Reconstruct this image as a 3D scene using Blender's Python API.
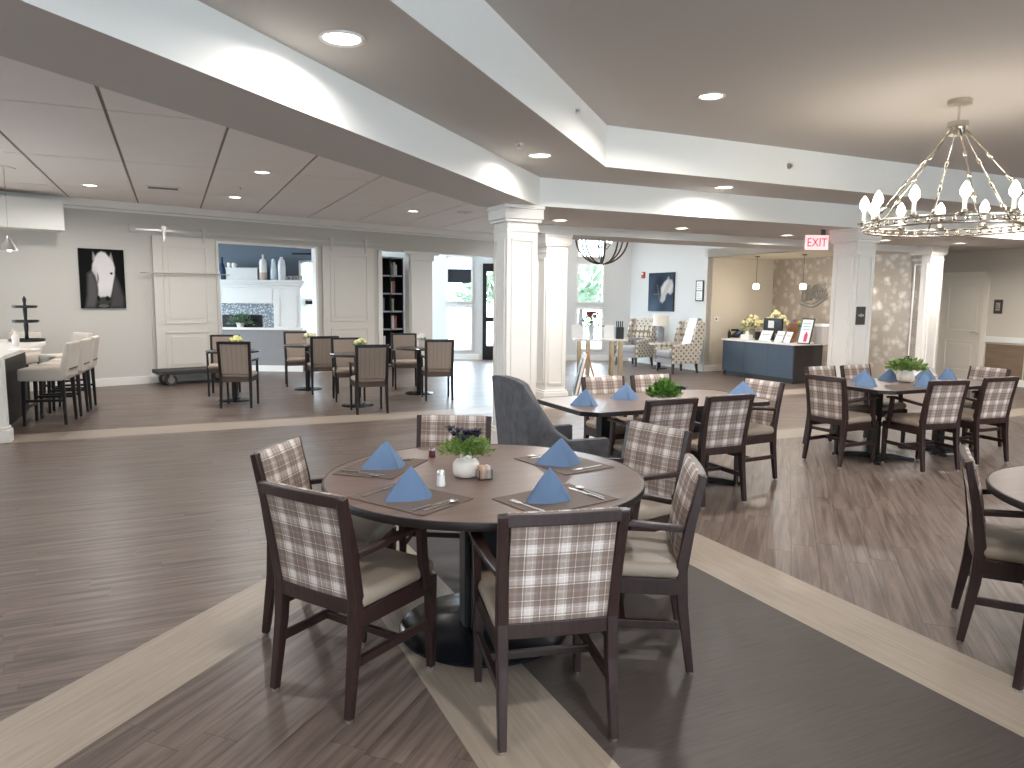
import bpy, math, random
from mathutils import Vector, Matrix
random.seed(7)
PI = math.pi
scene = bpy.context.scene
for o in list(bpy.data.objects): bpy.data.objects.remove(o)
COL = scene.collection
# ------------------------------------------------------------------ camera
FPX, HOR, ROLL, EYE = 728.0, 298.5, 0.0098, 1.58
PITCH = math.atan((384 - HOR) / FPX)
cam_d = bpy.data.cameras.new('camera'); cam = bpy.data.objects.new('camera', cam_d); COL.objects.link(cam)
cam_d.sensor_fit = 'HORIZONTAL'; cam_d.sensor_width = 36.0; cam_d.lens = 36.0 * FPX / 1024.0
cam_d.clip_start = .05; cam_d.clip_end = 300
cam.matrix_world = Matrix.Translation((0, 0, EYE)) @ Matrix.Rotation(PI / 2 - PITCH, 4, 'X') @ Matrix.Rotation(ROLL, 4, 'Z')
scene.camera = cam
# ------------------------------------------------------------------ world, light, exposure
scene.view_settings.view_transform = 'Standard'; scene.view_settings.look = 'None'
scene.view_settings.gamma = 1.0; scene.view_settings.use_curve_mapping = False
scene.view_settings.exposure = 0.34
world = bpy.data.worlds.new('daylight'); scene.world = world; world.use_nodes = True
bg = world.node_tree.nodes['Background']; bg.inputs[0].default_value = (.72, .87, 1.0, 1); bg.inputs[1].default_value = 14.0
LAMP_COL = (1.0, .96, .915)
LAMP_W = 34.0
# ------------------------------------------------------------------ photograph helpers: a pixel gives a direction, planes give the distance
def ray(x, y):
    x -= 512; y -= 384
    X = x * math.cos(ROLL) + y * math.sin(ROLL); Y = -x * math.sin(ROLL) + y * math.cos(ROLL)
    c, s = math.cos(PITCH), math.sin(PITCH); u = -Y / FPX
    return Vector((X / FPX, c + u * s, -s + u * c))
def onz(x, y, z=0.0):
    d = ray(x, y); return d * ((z - EYE) / d.z) + Vector((0, 0, EYE))
def aty(x, y, Y):
    d = ray(x, y); return d * (Y / d.y) + Vector((0, 0, EYE))
def onwall(x, y, A, u):
    d = ray(x, y); n = (-u[1], u[0]); t = (n[0] * A[0] + n[1] * A[1]) / (n[0] * d.x + n[1] * d.y)
    return d * t + Vector((0, 0, EYE))
TH = math.radians(25); CP, SP = math.cos(TH), math.sin(TH)
def W(p, q): return (CP * p - SP * q, SP * p + CP * q)     # building frame -> world
def PQ(x, y): return (CP * x + SP * y, -SP * x + CP * y)
# ------------------------------------------------------------------ materials
MATS = {}
def nd(nt, t, **kw):
    n = nt.nodes.new(t)
    for k, v in kw.items(): setattr(n, k, v)
    return n
def mat(name, col=(.8, .8, .8), rough=.5, metal=0., emit=None, estr=0., bump=0., bscale=200., var=0., vscale=8., trans=0., ior=1.45, alpha=1., spec=.5):
    if name in MATS: return MATS[name]
    m = bpy.data.materials.new(name); m.use_nodes = True; nt = m.node_tree; b = nt.nodes['Principled BSDF']
    b.inputs['Base Color'].default_value = (*col, 1); b.inputs['Roughness'].default_value = rough; b.inputs['Metallic'].default_value = metal
    b.inputs['Transmission Weight'].default_value = trans; b.inputs['IOR'].default_value = ior; b.inputs['Alpha'].default_value = alpha
    b.inputs['Specular IOR Level'].default_value = spec
    if emit: b.inputs['Emission Color'].default_value = (*emit, 1); b.inputs['Emission Strength'].default_value = estr
    if bump or var:
        tc = nd(nt, 'ShaderNodeTexCoord'); nz = nd(nt, 'ShaderNodeTexNoise'); nz.inputs['Scale'].default_value = vscale; nz.inputs['Detail'].default_value = 6
        nt.links.new(tc.outputs['Object'], nz.inputs['Vector'])
        if var:
            r = nd(nt, 'ShaderNodeMix', data_type='RGBA'); r.inputs[6].default_value = (*[c * (1 - var) for c in col], 1); r.inputs[7].default_value = (*[min(1, c * (1 + var)) for c in col], 1)
            nt.links.new(nz.outputs['Fac'], r.inputs[0]); nt.links.new(r.outputs[2], b.inputs['Base Color'])
        if bump:
            n2 = nd(nt, 'ShaderNodeTexNoise'); n2.inputs['Scale'].default_value = bscale; nt.links.new(tc.outputs['Object'], n2.inputs['Vector'])
            bp = nd(nt, 'ShaderNodeBump'); bp.inputs['Strength'].default_value = bump; bp.inputs['Distance'].default_value = .004
            nt.links.new(n2.outputs['Fac'], bp.inputs['Height']); nt.links.new(bp.outputs['Normal'], b.inputs['Normal'])
    MATS[name] = m; return m
def ramp(nt, stops, interp='LINEAR'):
    r = nd(nt, 'ShaderNodeValToRGB'); cr = r.color_ramp; cr.interpolation = interp
    while len(cr.elements) < len(stops): cr.elements.new(.5)
    for e, (p, c) in zip(cr.elements, stops):
        e.position = p; e.color = (*c, 1) if isinstance(c, tuple) else (c, c, c, 1)
    return r
def wood(name, c1, c2, rough=.35, axis='Y', scale=1., island=0., grain=(1.2, 26.), coat=0., spec=.5, bump=.06, lo=.3, hi=.7):
    if name in MATS: return MATS[name]
    m = bpy.data.materials.new(name); m.use_nodes = True; nt = m.node_tree; b = nt.nodes['Principled BSDF']
    tc = nd(nt, 'ShaderNodeTexCoord'); mp = nd(nt, 'ShaderNodeMapping')
    s = {'X': (grain[0], grain[1], grain[1]), 'Y': (grain[1], grain[0], grain[1]), 'Z': (grain[1], grain[1], grain[0])}[axis]
    mp.inputs['Scale'].default_value = [v * scale for v in s]
    nt.links.new(tc.outputs['UV' if island else 'Object'], mp.inputs['Vector'])
    nz = nd(nt, 'ShaderNodeTexNoise'); nz.inputs['Scale'].default_value = 1; nz.inputs['Detail'].default_value = 8; nz.inputs['Roughness'].default_value = .62; nz.inputs['Distortion'].default_value = .6
    nt.links.new(mp.outputs[0], nz.inputs['Vector'])
    r = ramp(nt, [(lo, c1), (hi, c2)]); nt.links.new(nz.outputs['Fac'], r.inputs[0]); out = r.outputs[0]; b.inputs['Specular IOR Level'].default_value = spec
    if island:
        g = nd(nt, 'ShaderNodeNewGeometry'); hsv = nd(nt, 'ShaderNodeHueSaturation')
        mr = nd(nt, 'ShaderNodeMapRange'); mr.inputs[3].default_value = 1 - island; mr.inputs[4].default_value = 1 + island
        nt.links.new(g.outputs['Random Per Island'], mr.inputs[0]); nt.links.new(mr.outputs[0], hsv.inputs['Value']); nt.links.new(out, hsv.inputs['Color']); out = hsv.outputs[0]
    nt.links.new(out, b.inputs['Base Color']); b.inputs['Roughness'].default_value = rough; b.inputs['Coat Weight'].default_value = coat
    bp = nd(nt, 'ShaderNodeBump'); bp.inputs['Strength'].default_value = bump; bp.inputs['Distance'].default_value = .001
    nt.links.new(nz.outputs['Fac'], bp.inputs['Height']); nt.links.new(bp.outputs['Normal'], b.inputs['Normal'])
    MATS[name] = m; return m
def plaid(name, dark, mid, light, per=.118):
    m = bpy.data.materials.new(name); m.use_nodes = True; nt = m.node_tree; b = nt.nodes['Principled BSDF']; b.inputs['Roughness'].default_value = .9; b.inputs['Specular IOR Level'].default_value = .2
    tc = nd(nt, 'ShaderNodeTexCoord'); sp = nd(nt, 'ShaderNodeSeparateXYZ'); nt.links.new(tc.outputs['Object'], sp.inputs[0])
    outs = []
    for ax, off in ((0, .31), (2, .12)):
        a = nd(nt, 'ShaderNodeMath', operation='MULTIPLY_ADD'); a.inputs[1].default_value = 1 / per; a.inputs[2].default_value = off + 10; nt.links.new(sp.outputs[ax], a.inputs[0])
        fr = nd(nt, 'ShaderNodeMath', operation='FRACT'); nt.links.new(a.outputs[0], fr.inputs[0])
        r = ramp(nt, [(0, .12), (.16, .95), (.19, .3), (.24, .75), (.40, .95), (.43, .7), (.52, .2), (.64, .08), (.70, .85), (.725, .15), (.9, .3)], 'CONSTANT')
        nt.links.new(fr.outputs[0], r.inputs[0]); outs.append(r.outputs[0])
    mx = nd(nt, 'ShaderNodeMix', data_type='RGBA'); mx.inputs[0].default_value = .5; nt.links.new(outs[0], mx.inputs[6]); nt.links.new(outs[1], mx.inputs[7])
    nz = nd(nt, 'ShaderNodeTexNoise'); nz.inputs['Scale'].default_value = 260; nt.links.new(tc.outputs['Object'], nz.inputs['Vector'])
    ad = nd(nt, 'ShaderNodeMix', data_type='RGBA', blend_type='OVERLAY'); ad.inputs[0].default_value = .45; nt.links.new(mx.outputs[2], ad.inputs[6]); nt.links.new(nz.outputs['Fac'], ad.inputs[7])
    r = ramp(nt, [(.1, dark), (.45, mid), (.85, light)]); nt.links.new(ad.outputs[2], r.inputs[0]); nt.links.new(r.outputs[0], b.inputs['Base Color'])
    MATS[name] = m; return m
def speckle(name, c1, c2, scale, lo=.45, hi=.6, rough=.4, metal=0., kind='F1'):
    m = bpy.data.materials.new(name); m.use_nodes = True; nt = m.node_tree; b = nt.nodes['Principled BSDF']; b.inputs['Roughness'].default_value = rough; b.inputs['Metallic'].default_value = metal
    tc = nd(nt, 'ShaderNodeTexCoord'); v = nd(nt, 'ShaderNodeTexVoronoi', feature=kind); v.inputs['Scale'].default_value = scale; nt.links.new(tc.outputs['Object'], v.inputs['Vector'])
    r = ramp(nt, [(lo, c1), (hi, c2)]); nt.links.new(v.outputs['Distance'], r.inputs[0]); nt.links.new(r.outputs[0], b.inputs['Base Color'])
    MATS[name] = m; return m
WALL = mat('wall_paint', (.58, .56, .515), .75, bump=.05, bscale=300)
BEIGE = mat('beige_paint', (.64, .58, .49), .75, bump=.05, bscale=300)
LOBBYW = mat('lobby_paint', (.66, .67, .66), .75)
SLATE = mat('slate_blue_paint', (.13, .165, .205), .7)
WHITE = mat('white_trim', (.80, .78, .74), .45)
CEIL_SHADED = mat('ceiling_paint_shaded', (.55, .518, .49), .85)  # white ceilings and undersides, darkened: their shade is put into the colour
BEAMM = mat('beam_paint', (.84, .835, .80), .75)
TILEC = mat('ceiling_panel', (.80, .745, .71), .9, var=.03, vscale=3)
SEAMD = mat('seam_dark', (.30, .27, .26), .8)
DARK = wood('dark_wood', (.014, .006, .0055), (.036, .016, .014), .38, 'Z', 1., grain=(3, 60))
TABLE = wood('table_laminate', (.130, .089, .073), (.20, .142, .118), .30, 'X', 1., grain=(2.5, 34), bump=.01)
EDGE = mat('table_edge', (.014, .010, .010), .42)
BLACK = mat('black_metal', (.012, .013, .015), .38, .3)
BASEM = mat('base_plate_metal', (.02, .024, .032), .22, .55)
CHROME = mat('brushed_steel', (.62, .61, .60), .28, 1.)
NICKEL = mat('polished_nickel', (.72, .68, .60), .16, 1.)
PLAID = plaid('plaid_fabric', (.185, .136, .115), (.34, .27, .235), (.74, .69, .66))
SEAT = mat('tan_vinyl', (.29, .235, .185), .5, var=.06)
QUILT = mat('beige_quilt', (.33, .27, .225), .75, var=.08, vscale=30)
STOOLF = mat('oatmeal_fabric', (.58, .52, .45), .9, bump=.3, bscale=350)
GREYV = mat('grey_velvet', (.088, .086, .094), .85, var=.6, vscale=18, bump=.2)
NAPK = mat('blue_napkin', (.115, .185, .31), .85, bump=.25, bscale=400)
MATM = mat('brown_placemat', (.115, .083, .068), .6, bump=.4, bscale=500)
CERAM = mat('white_ceramic', (.80, .75, .70), .35)
GREEN = mat('leaf_green', (.10, .22, .035), .6, var=.4, vscale=30)
GREENP = mat('leaf_pale', (.22, .32, .10), .6, var=.3, vscale=30)
NAVYF = mat('navy_petals', (.012, .014, .035), .6)
CREAM = mat('cream_petals', (.72, .68, .42), .7)
PINK = mat('pink_petals', (.55, .16, .2), .6)
GLASS = mat('clear_glass', (.95, .98, 1), .03, trans=1., ior=1.3)
PANE = mat('window_glass', (.93, .98, 1), .0, trans=1., ior=1.02)
MARBLE = mat('white_stone', (.82, .79, .74), .25, var=.05)
DESKM = mat('blue_grey_laminate', (.052, .075, .105), .45, var=.08)
DESKS = mat('dark_laminate', (.022, .018, .016), .4)
PAPER = mat('white_paper', (.85, .85, .84), .7)
FBLACK = mat('frame_black', (.01, .01, .011), .4)
BRONZE = mat('dark_bronze', (.10, .085, .065), .4, .8)
PILL = mat('column_paint', (.80, .765, .715), .5)
# ------------------------------------------------------------------ mesh builder
class MB:
    def __init__(s): s.v = []; s.f = []; s.uv = None
    def add(s, vs, fs):
        n = len(s.v); s.v += [tuple(v) for v in vs]; s.f += [tuple(i + n for i in f) for f in fs]; return s
    def box(s, c, d, rz=0, taper=1.):
        x, y, z = d[0] / 2, d[1] / 2, d[2] / 2; vs = []
        for k, t in ((-z, 1.), (z, taper)):
            for a, b in ((-x, -y), (x, -y), (x, y), (-x, y)):
                a *= t; b *= t
                vs.append((c[0] + a * math.cos(rz) - b * math.sin(rz), c[1] + a * math.sin(rz) + b * math.cos(rz), c[2] + k))
        return s.add(vs, [(3, 2, 1, 0), (4, 5, 6, 7), (0, 1, 5, 4), (1, 2, 6, 5), (2, 3, 7, 6), (3, 0, 4, 7)])
    def b2(s, a, b): return s.box([(a[i] + b[i]) / 2 for i in range(3)], [abs(b[i] - a[i]) for i in range(3)])
    def rbox(s, c, d, r=.02, n=3, crown=0., rz=0):
        # rounded (in plan and at top/bottom rims) cushion-like box
        x, y, z = d[0] / 2, d[1] / 2, d[2] / 2; r = min(r, x, y, z); rings = []
        prof = [(1 - math.cos(k / n * PI / 2), math.sin(k / n * PI / 2)) for k in range(n + 1)]
        lev = [(-z + r * (1 - sn), r * (1 - (1 - cs)) if 0 else r * cs) for cs, sn in reversed(prof)]
        lev = []
        for k in range(n + 1):
            a = k / n * PI / 2; lev.append((-z + r * (1 - math.sin(a)), r * (1 - math.cos(a))))
        lev = lev[::-1]
        lev += [(z - r * (1 - math.sin(k / n * PI / 2)), r * (1 - math.cos(k / n * PI / 2))) for k in range(n, -1, -1)][::-1]
        lev = sorted(lev, key=lambda t: t[0]); m = 4
        vs = []
        for zz, ins in lev:
            R = r * 1.2
            for cx, cy, a0 in ((x - R, y - R, 0), (-x + R, y - R, PI / 2), (-x + R, -y + R, PI), (x - R, -y + R, 1.5 * PI)):
                for k in range(m + 1):
                    a = a0 + k / m * PI / 2; rr = max(R - ins, .0005)
                    px, py = cx + rr * math.cos(a), cy + rr * math.sin(a)
                    vs.append((c[0] + px * math.cos(rz) - py * math.sin(rz), c[1] + px * math.sin(rz) + py * math.cos(rz), c[2] + zz))
        N = 4 * (m + 1); fs = []
        for i in range(len(lev) - 1):
            for k in range(N): fs.append((i * N + k, i * N + (k + 1) % N, (i + 1) * N + (k + 1) % N, (i + 1) * N + k))
        fs.append(tuple(range(N))[::-1])
        t = (len(lev) - 1) * N
        vs.append((c[0], c[1], c[2] + z + crown)); ci = len(vs) - 1
        for k in range(N): fs.append((t + k, t + (k + 1) % N, ci))
        return s.add(vs, fs)
    def bar(s, p, q, w, d=None, w2=None, d2=None, up=(0, 0, 1)):
        # rectangular bar from p to q; w across x-ish, d the other
        p, q = Vector(p), Vector(q); d = w if d is None else d; w2 = w if w2 is None else w2; d2 = d if d2 is None else d2
        t = (q - p).normalized(); u = Vector(up)
        if abs(t.dot(u)) > .95: u = Vector((0, 1, 0))
        a = t.cross(u).normalized(); b = a.cross(t).normalized(); vs = []
        for c, ww, dd in ((p, w, d), (q, w2, d2)):
            for i, j in ((-1, -1), (1, -1), (1, 1), (-1, 1)): vs.append(c + a * (i * ww / 2) + b * (j * dd / 2))
        return s.add(vs, [(3, 2, 1, 0), (4, 5, 6, 7), (0, 1, 5, 4), (1, 2, 6, 5), (2, 3, 7, 6), (3, 0, 4, 7)])
    def path(s, pts, ws, up=(1, 0, 0)):
        # rectangular section swept along pts; ws = list of (w along up, d across)
        P = [Vector(p) for p in pts]; u = Vector(up); vs = []
        for i, p in enumerate(P):
            t = (P[min(i + 1, len(P) - 1)] - P[max(i - 1, 0)]).normalized(); a = (u - t * u.dot(t)).normalized(); b = t.cross(a)
            w, d = ws[i] if isinstance(ws, list) else ws
            for x, y in ((-1, -1), (1, -1), (1, 1), (-1, 1)): vs.append(p + a * (x * w / 2) + b * (y * d / 2))
        fs = [(3, 2, 1, 0)]; n = len(P)
        for i in range(n - 1):
            for k in range(4): fs.append((i * 4 + k, i * 4 + (k + 1) % 4, i * 4 + 4 + (k + 1) % 4, i * 4 + 4 + k))
        fs.append(tuple((n - 1) * 4 + k for k in range(4)))
        return s.add(vs, fs)
    def tube(s, pts, r, n=8, closed=False):
        P = [Vector(p) for p in pts]; m = len(P); vs = []; ref = None
        for i, p in enumerate(P):
            t = ((P[(i + 1) % m] - P[i - 1]) if closed else (P[min(i + 1, m - 1)] - P[max(i - 1, 0)])).normalized()
            if ref is None: ref = Vector((0, 0, 1)) if abs(t.z) < .9 else Vector((1, 0, 0))
            a = (ref - t * ref.dot(t)).normalized(); ref = a; b = t.cross(a); rr = r[i] if isinstance(r, (list, tuple)) else r
            for k in range(n): vs.append(p + a * (rr * math.cos(2 * PI * k / n)) + b * (rr * math.sin(2 * PI * k / n)))
        fs = []
        for i in range(m if closed else m - 1):
            j = (i + 1) % m
            for k in range(n): fs.append((i * n + k, i * n + (k + 1) % n, j * n + (k + 1) % n, j * n + k))
        if not closed: fs += [tuple(range(n))[::-1], tuple((m - 1) * n + k for k in range(n))]
        return s.add(vs, fs)
    def lathe(s, prof, n=24, c=(0, 0, 0), ring=False):
        vs = []; prof = list(prof) + ([prof[0]] if ring else []); m = len(prof)
        for r, z in prof:
            for k in range(n): vs.append((c[0] + r * math.cos(2 * PI * k / n), c[1] + r * math.sin(2 * PI * k / n), c[2] + z))
        fs = []
        for i in range(m - 1):
            for k in range(n): fs.append((i * n + k, i * n + (k + 1) % n, (i + 1) * n + (k + 1) % n, (i + 1) * n + k))
        if not ring: fs += [tuple(range(n))[::-1], tuple((m - 1) * n + k for k in range(n))]
        return s.add(vs, fs)
    def prism(s, poly, z0, z1):
        n = len(poly); vs = [(x, y, z0) for x, y in poly] + [(x, y, z1) for x, y in poly]
        fs = [tuple(range(n))[::-1], tuple(range(n, 2 * n))] + [(k, (k + 1) % n, n + (k + 1) % n, n + k) for k in range(n)]
        return s.add(vs, fs)
    def xz(s, poly, y0, y1):
        n = len(poly); vs = [(x, y0, z) for x, z in poly] + [(x, y1, z) for x, z in poly]
        fs = [tuple(range(n)), tuple(range(n, 2 * n))[::-1]] + [(k, n + k, n + (k + 1) % n, (k + 1) % n) for k in range(n)]
        return s.add(vs, fs)
    def sphere(s, c, r, n=12, m=8, sz=1.):
        prof = [(max(r * math.sin(PI * k / m), .0004), -r * sz * math.cos(PI * k / m)) for k in range(m + 1)]
        return s.lathe(prof, n, c)
    def leaves(s, c, spread, cnt, size, rnd, flat=.8):
        for _ in range(cnt):
            d = Vector((rnd.gauss(0, 1), rnd.gauss(0, 1), abs(rnd.gauss(0, 1)) * flat)).normalized(); k = rnd.random() ** .5
            p = Vector(c) + Vector((d.x * spread[0], d.y * spread[1], d.z * spread[2])) * k
            t = (d + Vector((rnd.uniform(-.6, .6), rnd.uniform(-.6, .6), rnd.uniform(-.3, .5)))).normalized(); a = t.cross(Vector((rnd.uniform(-1, 1), rnd.uniform(-1, 1), 1))).normalized()
            L = size * rnd.uniform(.6, 1.3); w = L * .28; b = t.cross(a) * (L * .08)
            s.add([p, p + t * L * .5 + a * w + b, p + t * L, p + t * L * .5 - a * w + b], [(0, 1, 2, 3)])
        return s
    def build(s, name, m, parent=None, smooth=False, bevel=0., loc=None, rz=0., angle=None):
        me = bpy.data.meshes.new(name); me.from_pydata(s.v, [], s.f); me.validate(); me.update()
        if isinstance(m, (list, tuple)):
            for k in m: me.materials.append(k)
        else: me.materials.append(m)
        o = bpy.data.objects.new(name, me); COL.objects.link(o)
        if parent: o.parent = parent
        if loc is not None: o.location = loc
        o.rotation_euler.z = rz
        if smooth:
            me.shade_smooth() if not angle else me.set_sharp_from_angle(angle=math.radians(angle))
            if angle:
                for p in me.polygons: p.use_smooth = True
                me.set_sharp_from_angle(angle=math.radians(angle))
        if bevel:
            md = o.modifiers.new('bevel', 'BEVEL'); md.width = bevel; md.segments = 2; md.limit_method = 'ANGLE'; md.angle_limit = math.radians(40)
        return o
def tag(o, label=None, cat=None, group=None, kind=None):
    for k, v in (('label', label), ('category', cat), ('group', group), ('kind', kind)):
        if v: o[k] = v
    return o
def thing(name, label, cat, loc=(0, 0, 0), rz=0., group=None):
    o = bpy.data.objects.new(name, None); COL.objects.link(o); o.location = loc; o.rotation_euler.z = rz; o.empty_display_size = .1
    return tag(o, label, cat, group)
def copy_tree(o, parent=None):
    c = o.copy(); COL.objects.link(c)
    if parent: c.parent = parent
    for ch in list(o.children): copy_tree(ch, c)
    return c
def struct(o, label=None, cat=None): return tag(o, label, cat, kind='structure')
def empty_struct(name, loc=(0, 0, 0), rz=0., label=None, cat=None):
    o = bpy.data.objects.new(name, None); COL.objects.link(o); o.location = loc; o.rotation_euler.z = rz; return struct(o, label, cat)
def text_mesh(txt, size, name, m, parent, loc, rot=(PI / 2, 0, 0), ext=.003, align='CENTER'):
    cu = bpy.data.curves.new(name, 'FONT'); cu.body = txt; cu.size = size; cu.extrude = ext; cu.align_x = align; cu.align_y = 'CENTER'; cu.resolution_u = 2
    t = bpy.data.objects.new(name + '_src', cu); COL.objects.link(t); bpy.context.view_layer.update()
    me = bpy.data.meshes.new_from_object(t.evaluated_get(bpy.context.evaluated_depsgraph_get())); bpy.data.objects.remove(t)
    me.name = name; me.materials.clear(); me.materials.append(m)
    o = bpy.data.objects.new(name, me); COL.objects.link(o); o.parent = parent; o.location = loc; o.rotation_euler = rot; return o
# ================================================================== THE SETTING
def wp(poly): return [W(p, q) for p, q in poly]
def ccw(poly):
    a = sum(poly[i][0] * poly[(i + 1) % len(poly)][1] - poly[(i + 1) % len(poly)][0] * poly[i][1] for i in range(len(poly)))
    return poly if a > 0 else poly[::-1]
def clip(poly, region):
    out = list(poly); R = ccw(region)
    for i in range(len(R)):
        a, b = R[i], R[(i + 1) % len(R)]; inp, out = out, []
        if not inp: return []
        f = lambda pt: (b[0] - a[0]) * (pt[1] - a[1]) - (b[1] - a[1]) * (pt[0] - a[0])
        for k in range(len(inp)):
            c, d = inp[k], inp[(k + 1) % len(inp)]; fc, fd = f(c), f(d)
            if fc >= 0: out.append(c)
            if fc * fd < 0: t = fc / (fc - fd); out.append((c[0] + (d[0] - c[0]) * t, c[1] + (d[1] - c[1]) * t))
    return out
def area(poly): return abs(sum(poly[i][0] * poly[(i + 1) % len(poly)][1] - poly[(i + 1) % len(poly)][0] * poly[i][1] for i in range(len(poly)))) / 2
# ---- floor: sub-floor, plank fields, pale border strips (all in the building frame)
PLANK = wood('plank_vinyl', (.078, .057, .047), (.195, .150, .128), .36, 'X', 1., island=.13, grain=(1.3, 24), spec=.4, lo=.36, hi=.66)
FINE = wood('fine_dark_vinyl', (.055, .044, .039), (.082, .068, .061), .5, 'X', 1., island=.03, grain=(4, 90), spec=.3)
PALE = wood('pale_strip_vinyl', (.262, .214, .170), (.36, .302, .245), .42, 'X', 1., island=.01, grain=(2.5, 60))
floor = struct(MB().b2((-16, -7, -.2), (18, 26, -.008)).build('floor', mat('subfloor', (.06, .05, .045), .8)), 'dark wood plank floor with pale border strips', 'floor')
def planks(region, ang, w=.152, L=1.22, seed=1):
    rnd = random.Random(seed); c, s = math.cos(ang), math.sin(ang)
    loc = [(x * c + y * s, -x * s + y * c) for x, y in region]
    x0, x1 = min(p[0] for p in loc), max(p[0] for p in loc); y0, y1 = min(p[1] for p in loc), max(p[1] for p in loc); res = []
    j = 0; y = y0
    while y < y1:
        x = x0 - rnd.random() * L
        while x < x1:
            r = clip([(x + .0006, y + .0006), (x + L - .0006, y + .0006), (x + L - .0006, y + w - .0006), (x + .0006, y + w - .0006)], loc)
            if len(r) >= 3 and area(r) > .002: res.append((r, ang, (rnd.uniform(0, 50), rnd.uniform(0, 50))))
            x += L
        y += w
    return res
def plank_mesh(mb, uvs, item):
    r, ang, off = item; c, s = math.cos(ang + TH), math.sin(ang + TH); r = ccw(r); n = len(r)
    pts = [(x * c - y * s, x * s + y * c) for x, y in r]; cx, cy = sum(p[0] for p in pts) / n, sum(p[1] for p in pts) / n
    b = len(mb.v); mb.v += [(x, y, 0.) for x, y in pts] + [(x, y, -.008) for x, y in pts]
    mb.f += [tuple(b + k for k in range(n))] + [(b + k, b + n + k, b + n + (k + 1) % n, b + (k + 1) % n) for k in range(n)]
    uvs += [(x + off[0], y + off[1]) for x, y in r] * 2
def plank_obj(items, name, m, kind=None):
    mb = MB(); uvs = []
    for it in items: plank_mesh(mb, uvs, it)
    o = mb.build(name, m, floor); me = o.data; ul = me.uv_layers.new(name='UVMap')
    for lp in me.loops: ul.data[lp.index].uv = uvs[lp.vertex_index]
    if kind: o['kind'] = kind
    return o
D45 = math.radians(44.5)
regs = [([(-12, -2), (-12, 9.16), (2.77, 9.16), (2.77, 6.51), (-5.74, -2)], 0., 11),
        ([(-5.13, -2), (.88, -2), (.88, 4.01)], D45, 12),
        ([(3.19, -2), (14.6, -2), (14.6, 6.2), (3.19, 6.2)], D45, 13),
        ([(2.77, 6.65), (14.6, 6.65), (14.6, 9.16), (2.77, 9.16)], 0., 14),
        ([(-8, 9.7), (14.6, 9.7), (14.6, 20), (-8, 20)], 0., 15)]
allp = []
for rg, an, sd in regs: allp += planks(rg, an, seed=sd)
def vis(it):
    r, an, _ = it; c, s = math.cos(an + TH), math.sin(an + TH); x = sum(p[0] for p in r) / len(r); y = sum(p[1] for p in r) / len(r)
    X, Y = x * c - y * s, x * s + y * c
    if Y < 2.1 or abs(X) > .76 * Y + .2: return 0
    return area(r) / Y ** 3
allp.sort(key=vis, reverse=True)
for it in allp[:290]: plank_obj([it], 'plank', PLANK)
plank_obj(allp[290:], 'plank_field', PLANK, 'stuff')
plank_obj([([(1.32, -2), (2.77, -2), (2.77, 5.9), (1.32, 4.45)], 0., (3, 3))], 'dark_vinyl_field', FINE).data
for poly, an in (([(-5.74, -2), (-5.13, -2), (2.77, 5.9), (2.77, 6.51)], D45), ([(.88, -2), (1.32, -2), (1.32, 4.45), (.88, 4.01)], PI / 2), ([(2.77, -2), (3.19, -2), (3.19, 6.2), (2.77, 6.2)], PI / 2),
                 ([(2.77, 6.2), (14.6, 6.2), (14.6, 6.65), (2.77, 6.65)], 0.), ([(-12, 9.16), (14.6, 9.16), (14.6, 9.7), (-12, 9.7)], 0.)):
    c, s = math.cos(an), math.sin(an)
    plank_obj([([(x * c + y * s, -x * s + y * c) for x, y in poly], an, (1, 2))], 'border_strip', PALE)
for poly in ([(-12, -6), (14.6, -6), (14.6, -2), (-12, -2)],): plank_obj(planks(poly, 0., seed=3), 'plank_field', PLANK, 'stuff')
# ---- ceilings and beams
def slab(name, poly, z0, z1, m, parent=None, label=None):
    o = MB().prism(ccw(wp(poly)), z0, z1).build(name, [m, CEIL_SHADED], parent)
    if m is BEAMM: o.data.polygons[0].material_index = 1  # beam underside is the same paint as its sides, shade painted in
    return o if parent else struct(o, label, 'ceiling')
H0, H1, H2, H3 = 2.50, 2.78, 3.15, 3.15
slab('ceiling', [(-8.19, -6), (12, -6), (12, 5.83), (3.64, 5.83)], H2, H2 + .1, CEIL_SHADED, None, 'raised tray ceiling above the dining tables')
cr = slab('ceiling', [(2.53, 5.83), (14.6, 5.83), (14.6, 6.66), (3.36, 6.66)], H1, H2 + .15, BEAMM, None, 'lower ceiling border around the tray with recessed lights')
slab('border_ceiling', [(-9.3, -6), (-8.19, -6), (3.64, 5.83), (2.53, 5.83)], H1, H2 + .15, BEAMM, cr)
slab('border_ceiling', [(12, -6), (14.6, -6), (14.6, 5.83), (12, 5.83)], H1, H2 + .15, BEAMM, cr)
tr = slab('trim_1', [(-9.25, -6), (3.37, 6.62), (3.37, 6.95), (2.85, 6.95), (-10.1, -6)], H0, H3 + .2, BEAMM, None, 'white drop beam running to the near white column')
tr['category'] = 'beam'
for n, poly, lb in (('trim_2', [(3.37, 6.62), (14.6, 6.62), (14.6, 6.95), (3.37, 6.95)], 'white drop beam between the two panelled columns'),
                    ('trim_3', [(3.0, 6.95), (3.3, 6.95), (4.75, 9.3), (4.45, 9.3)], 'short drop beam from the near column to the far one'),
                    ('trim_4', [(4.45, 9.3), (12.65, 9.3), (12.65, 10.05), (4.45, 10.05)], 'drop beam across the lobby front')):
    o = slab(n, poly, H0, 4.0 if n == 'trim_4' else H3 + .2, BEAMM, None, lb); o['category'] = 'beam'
slab('ceiling', [(3.2, 6.95), (14.6, 6.95), (14.6, 9.3), (4.65, 9.3)], 2.62, 2.8, CEIL_SHADED, None, 'low corridor ceiling with a row of recessed lights')
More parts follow.
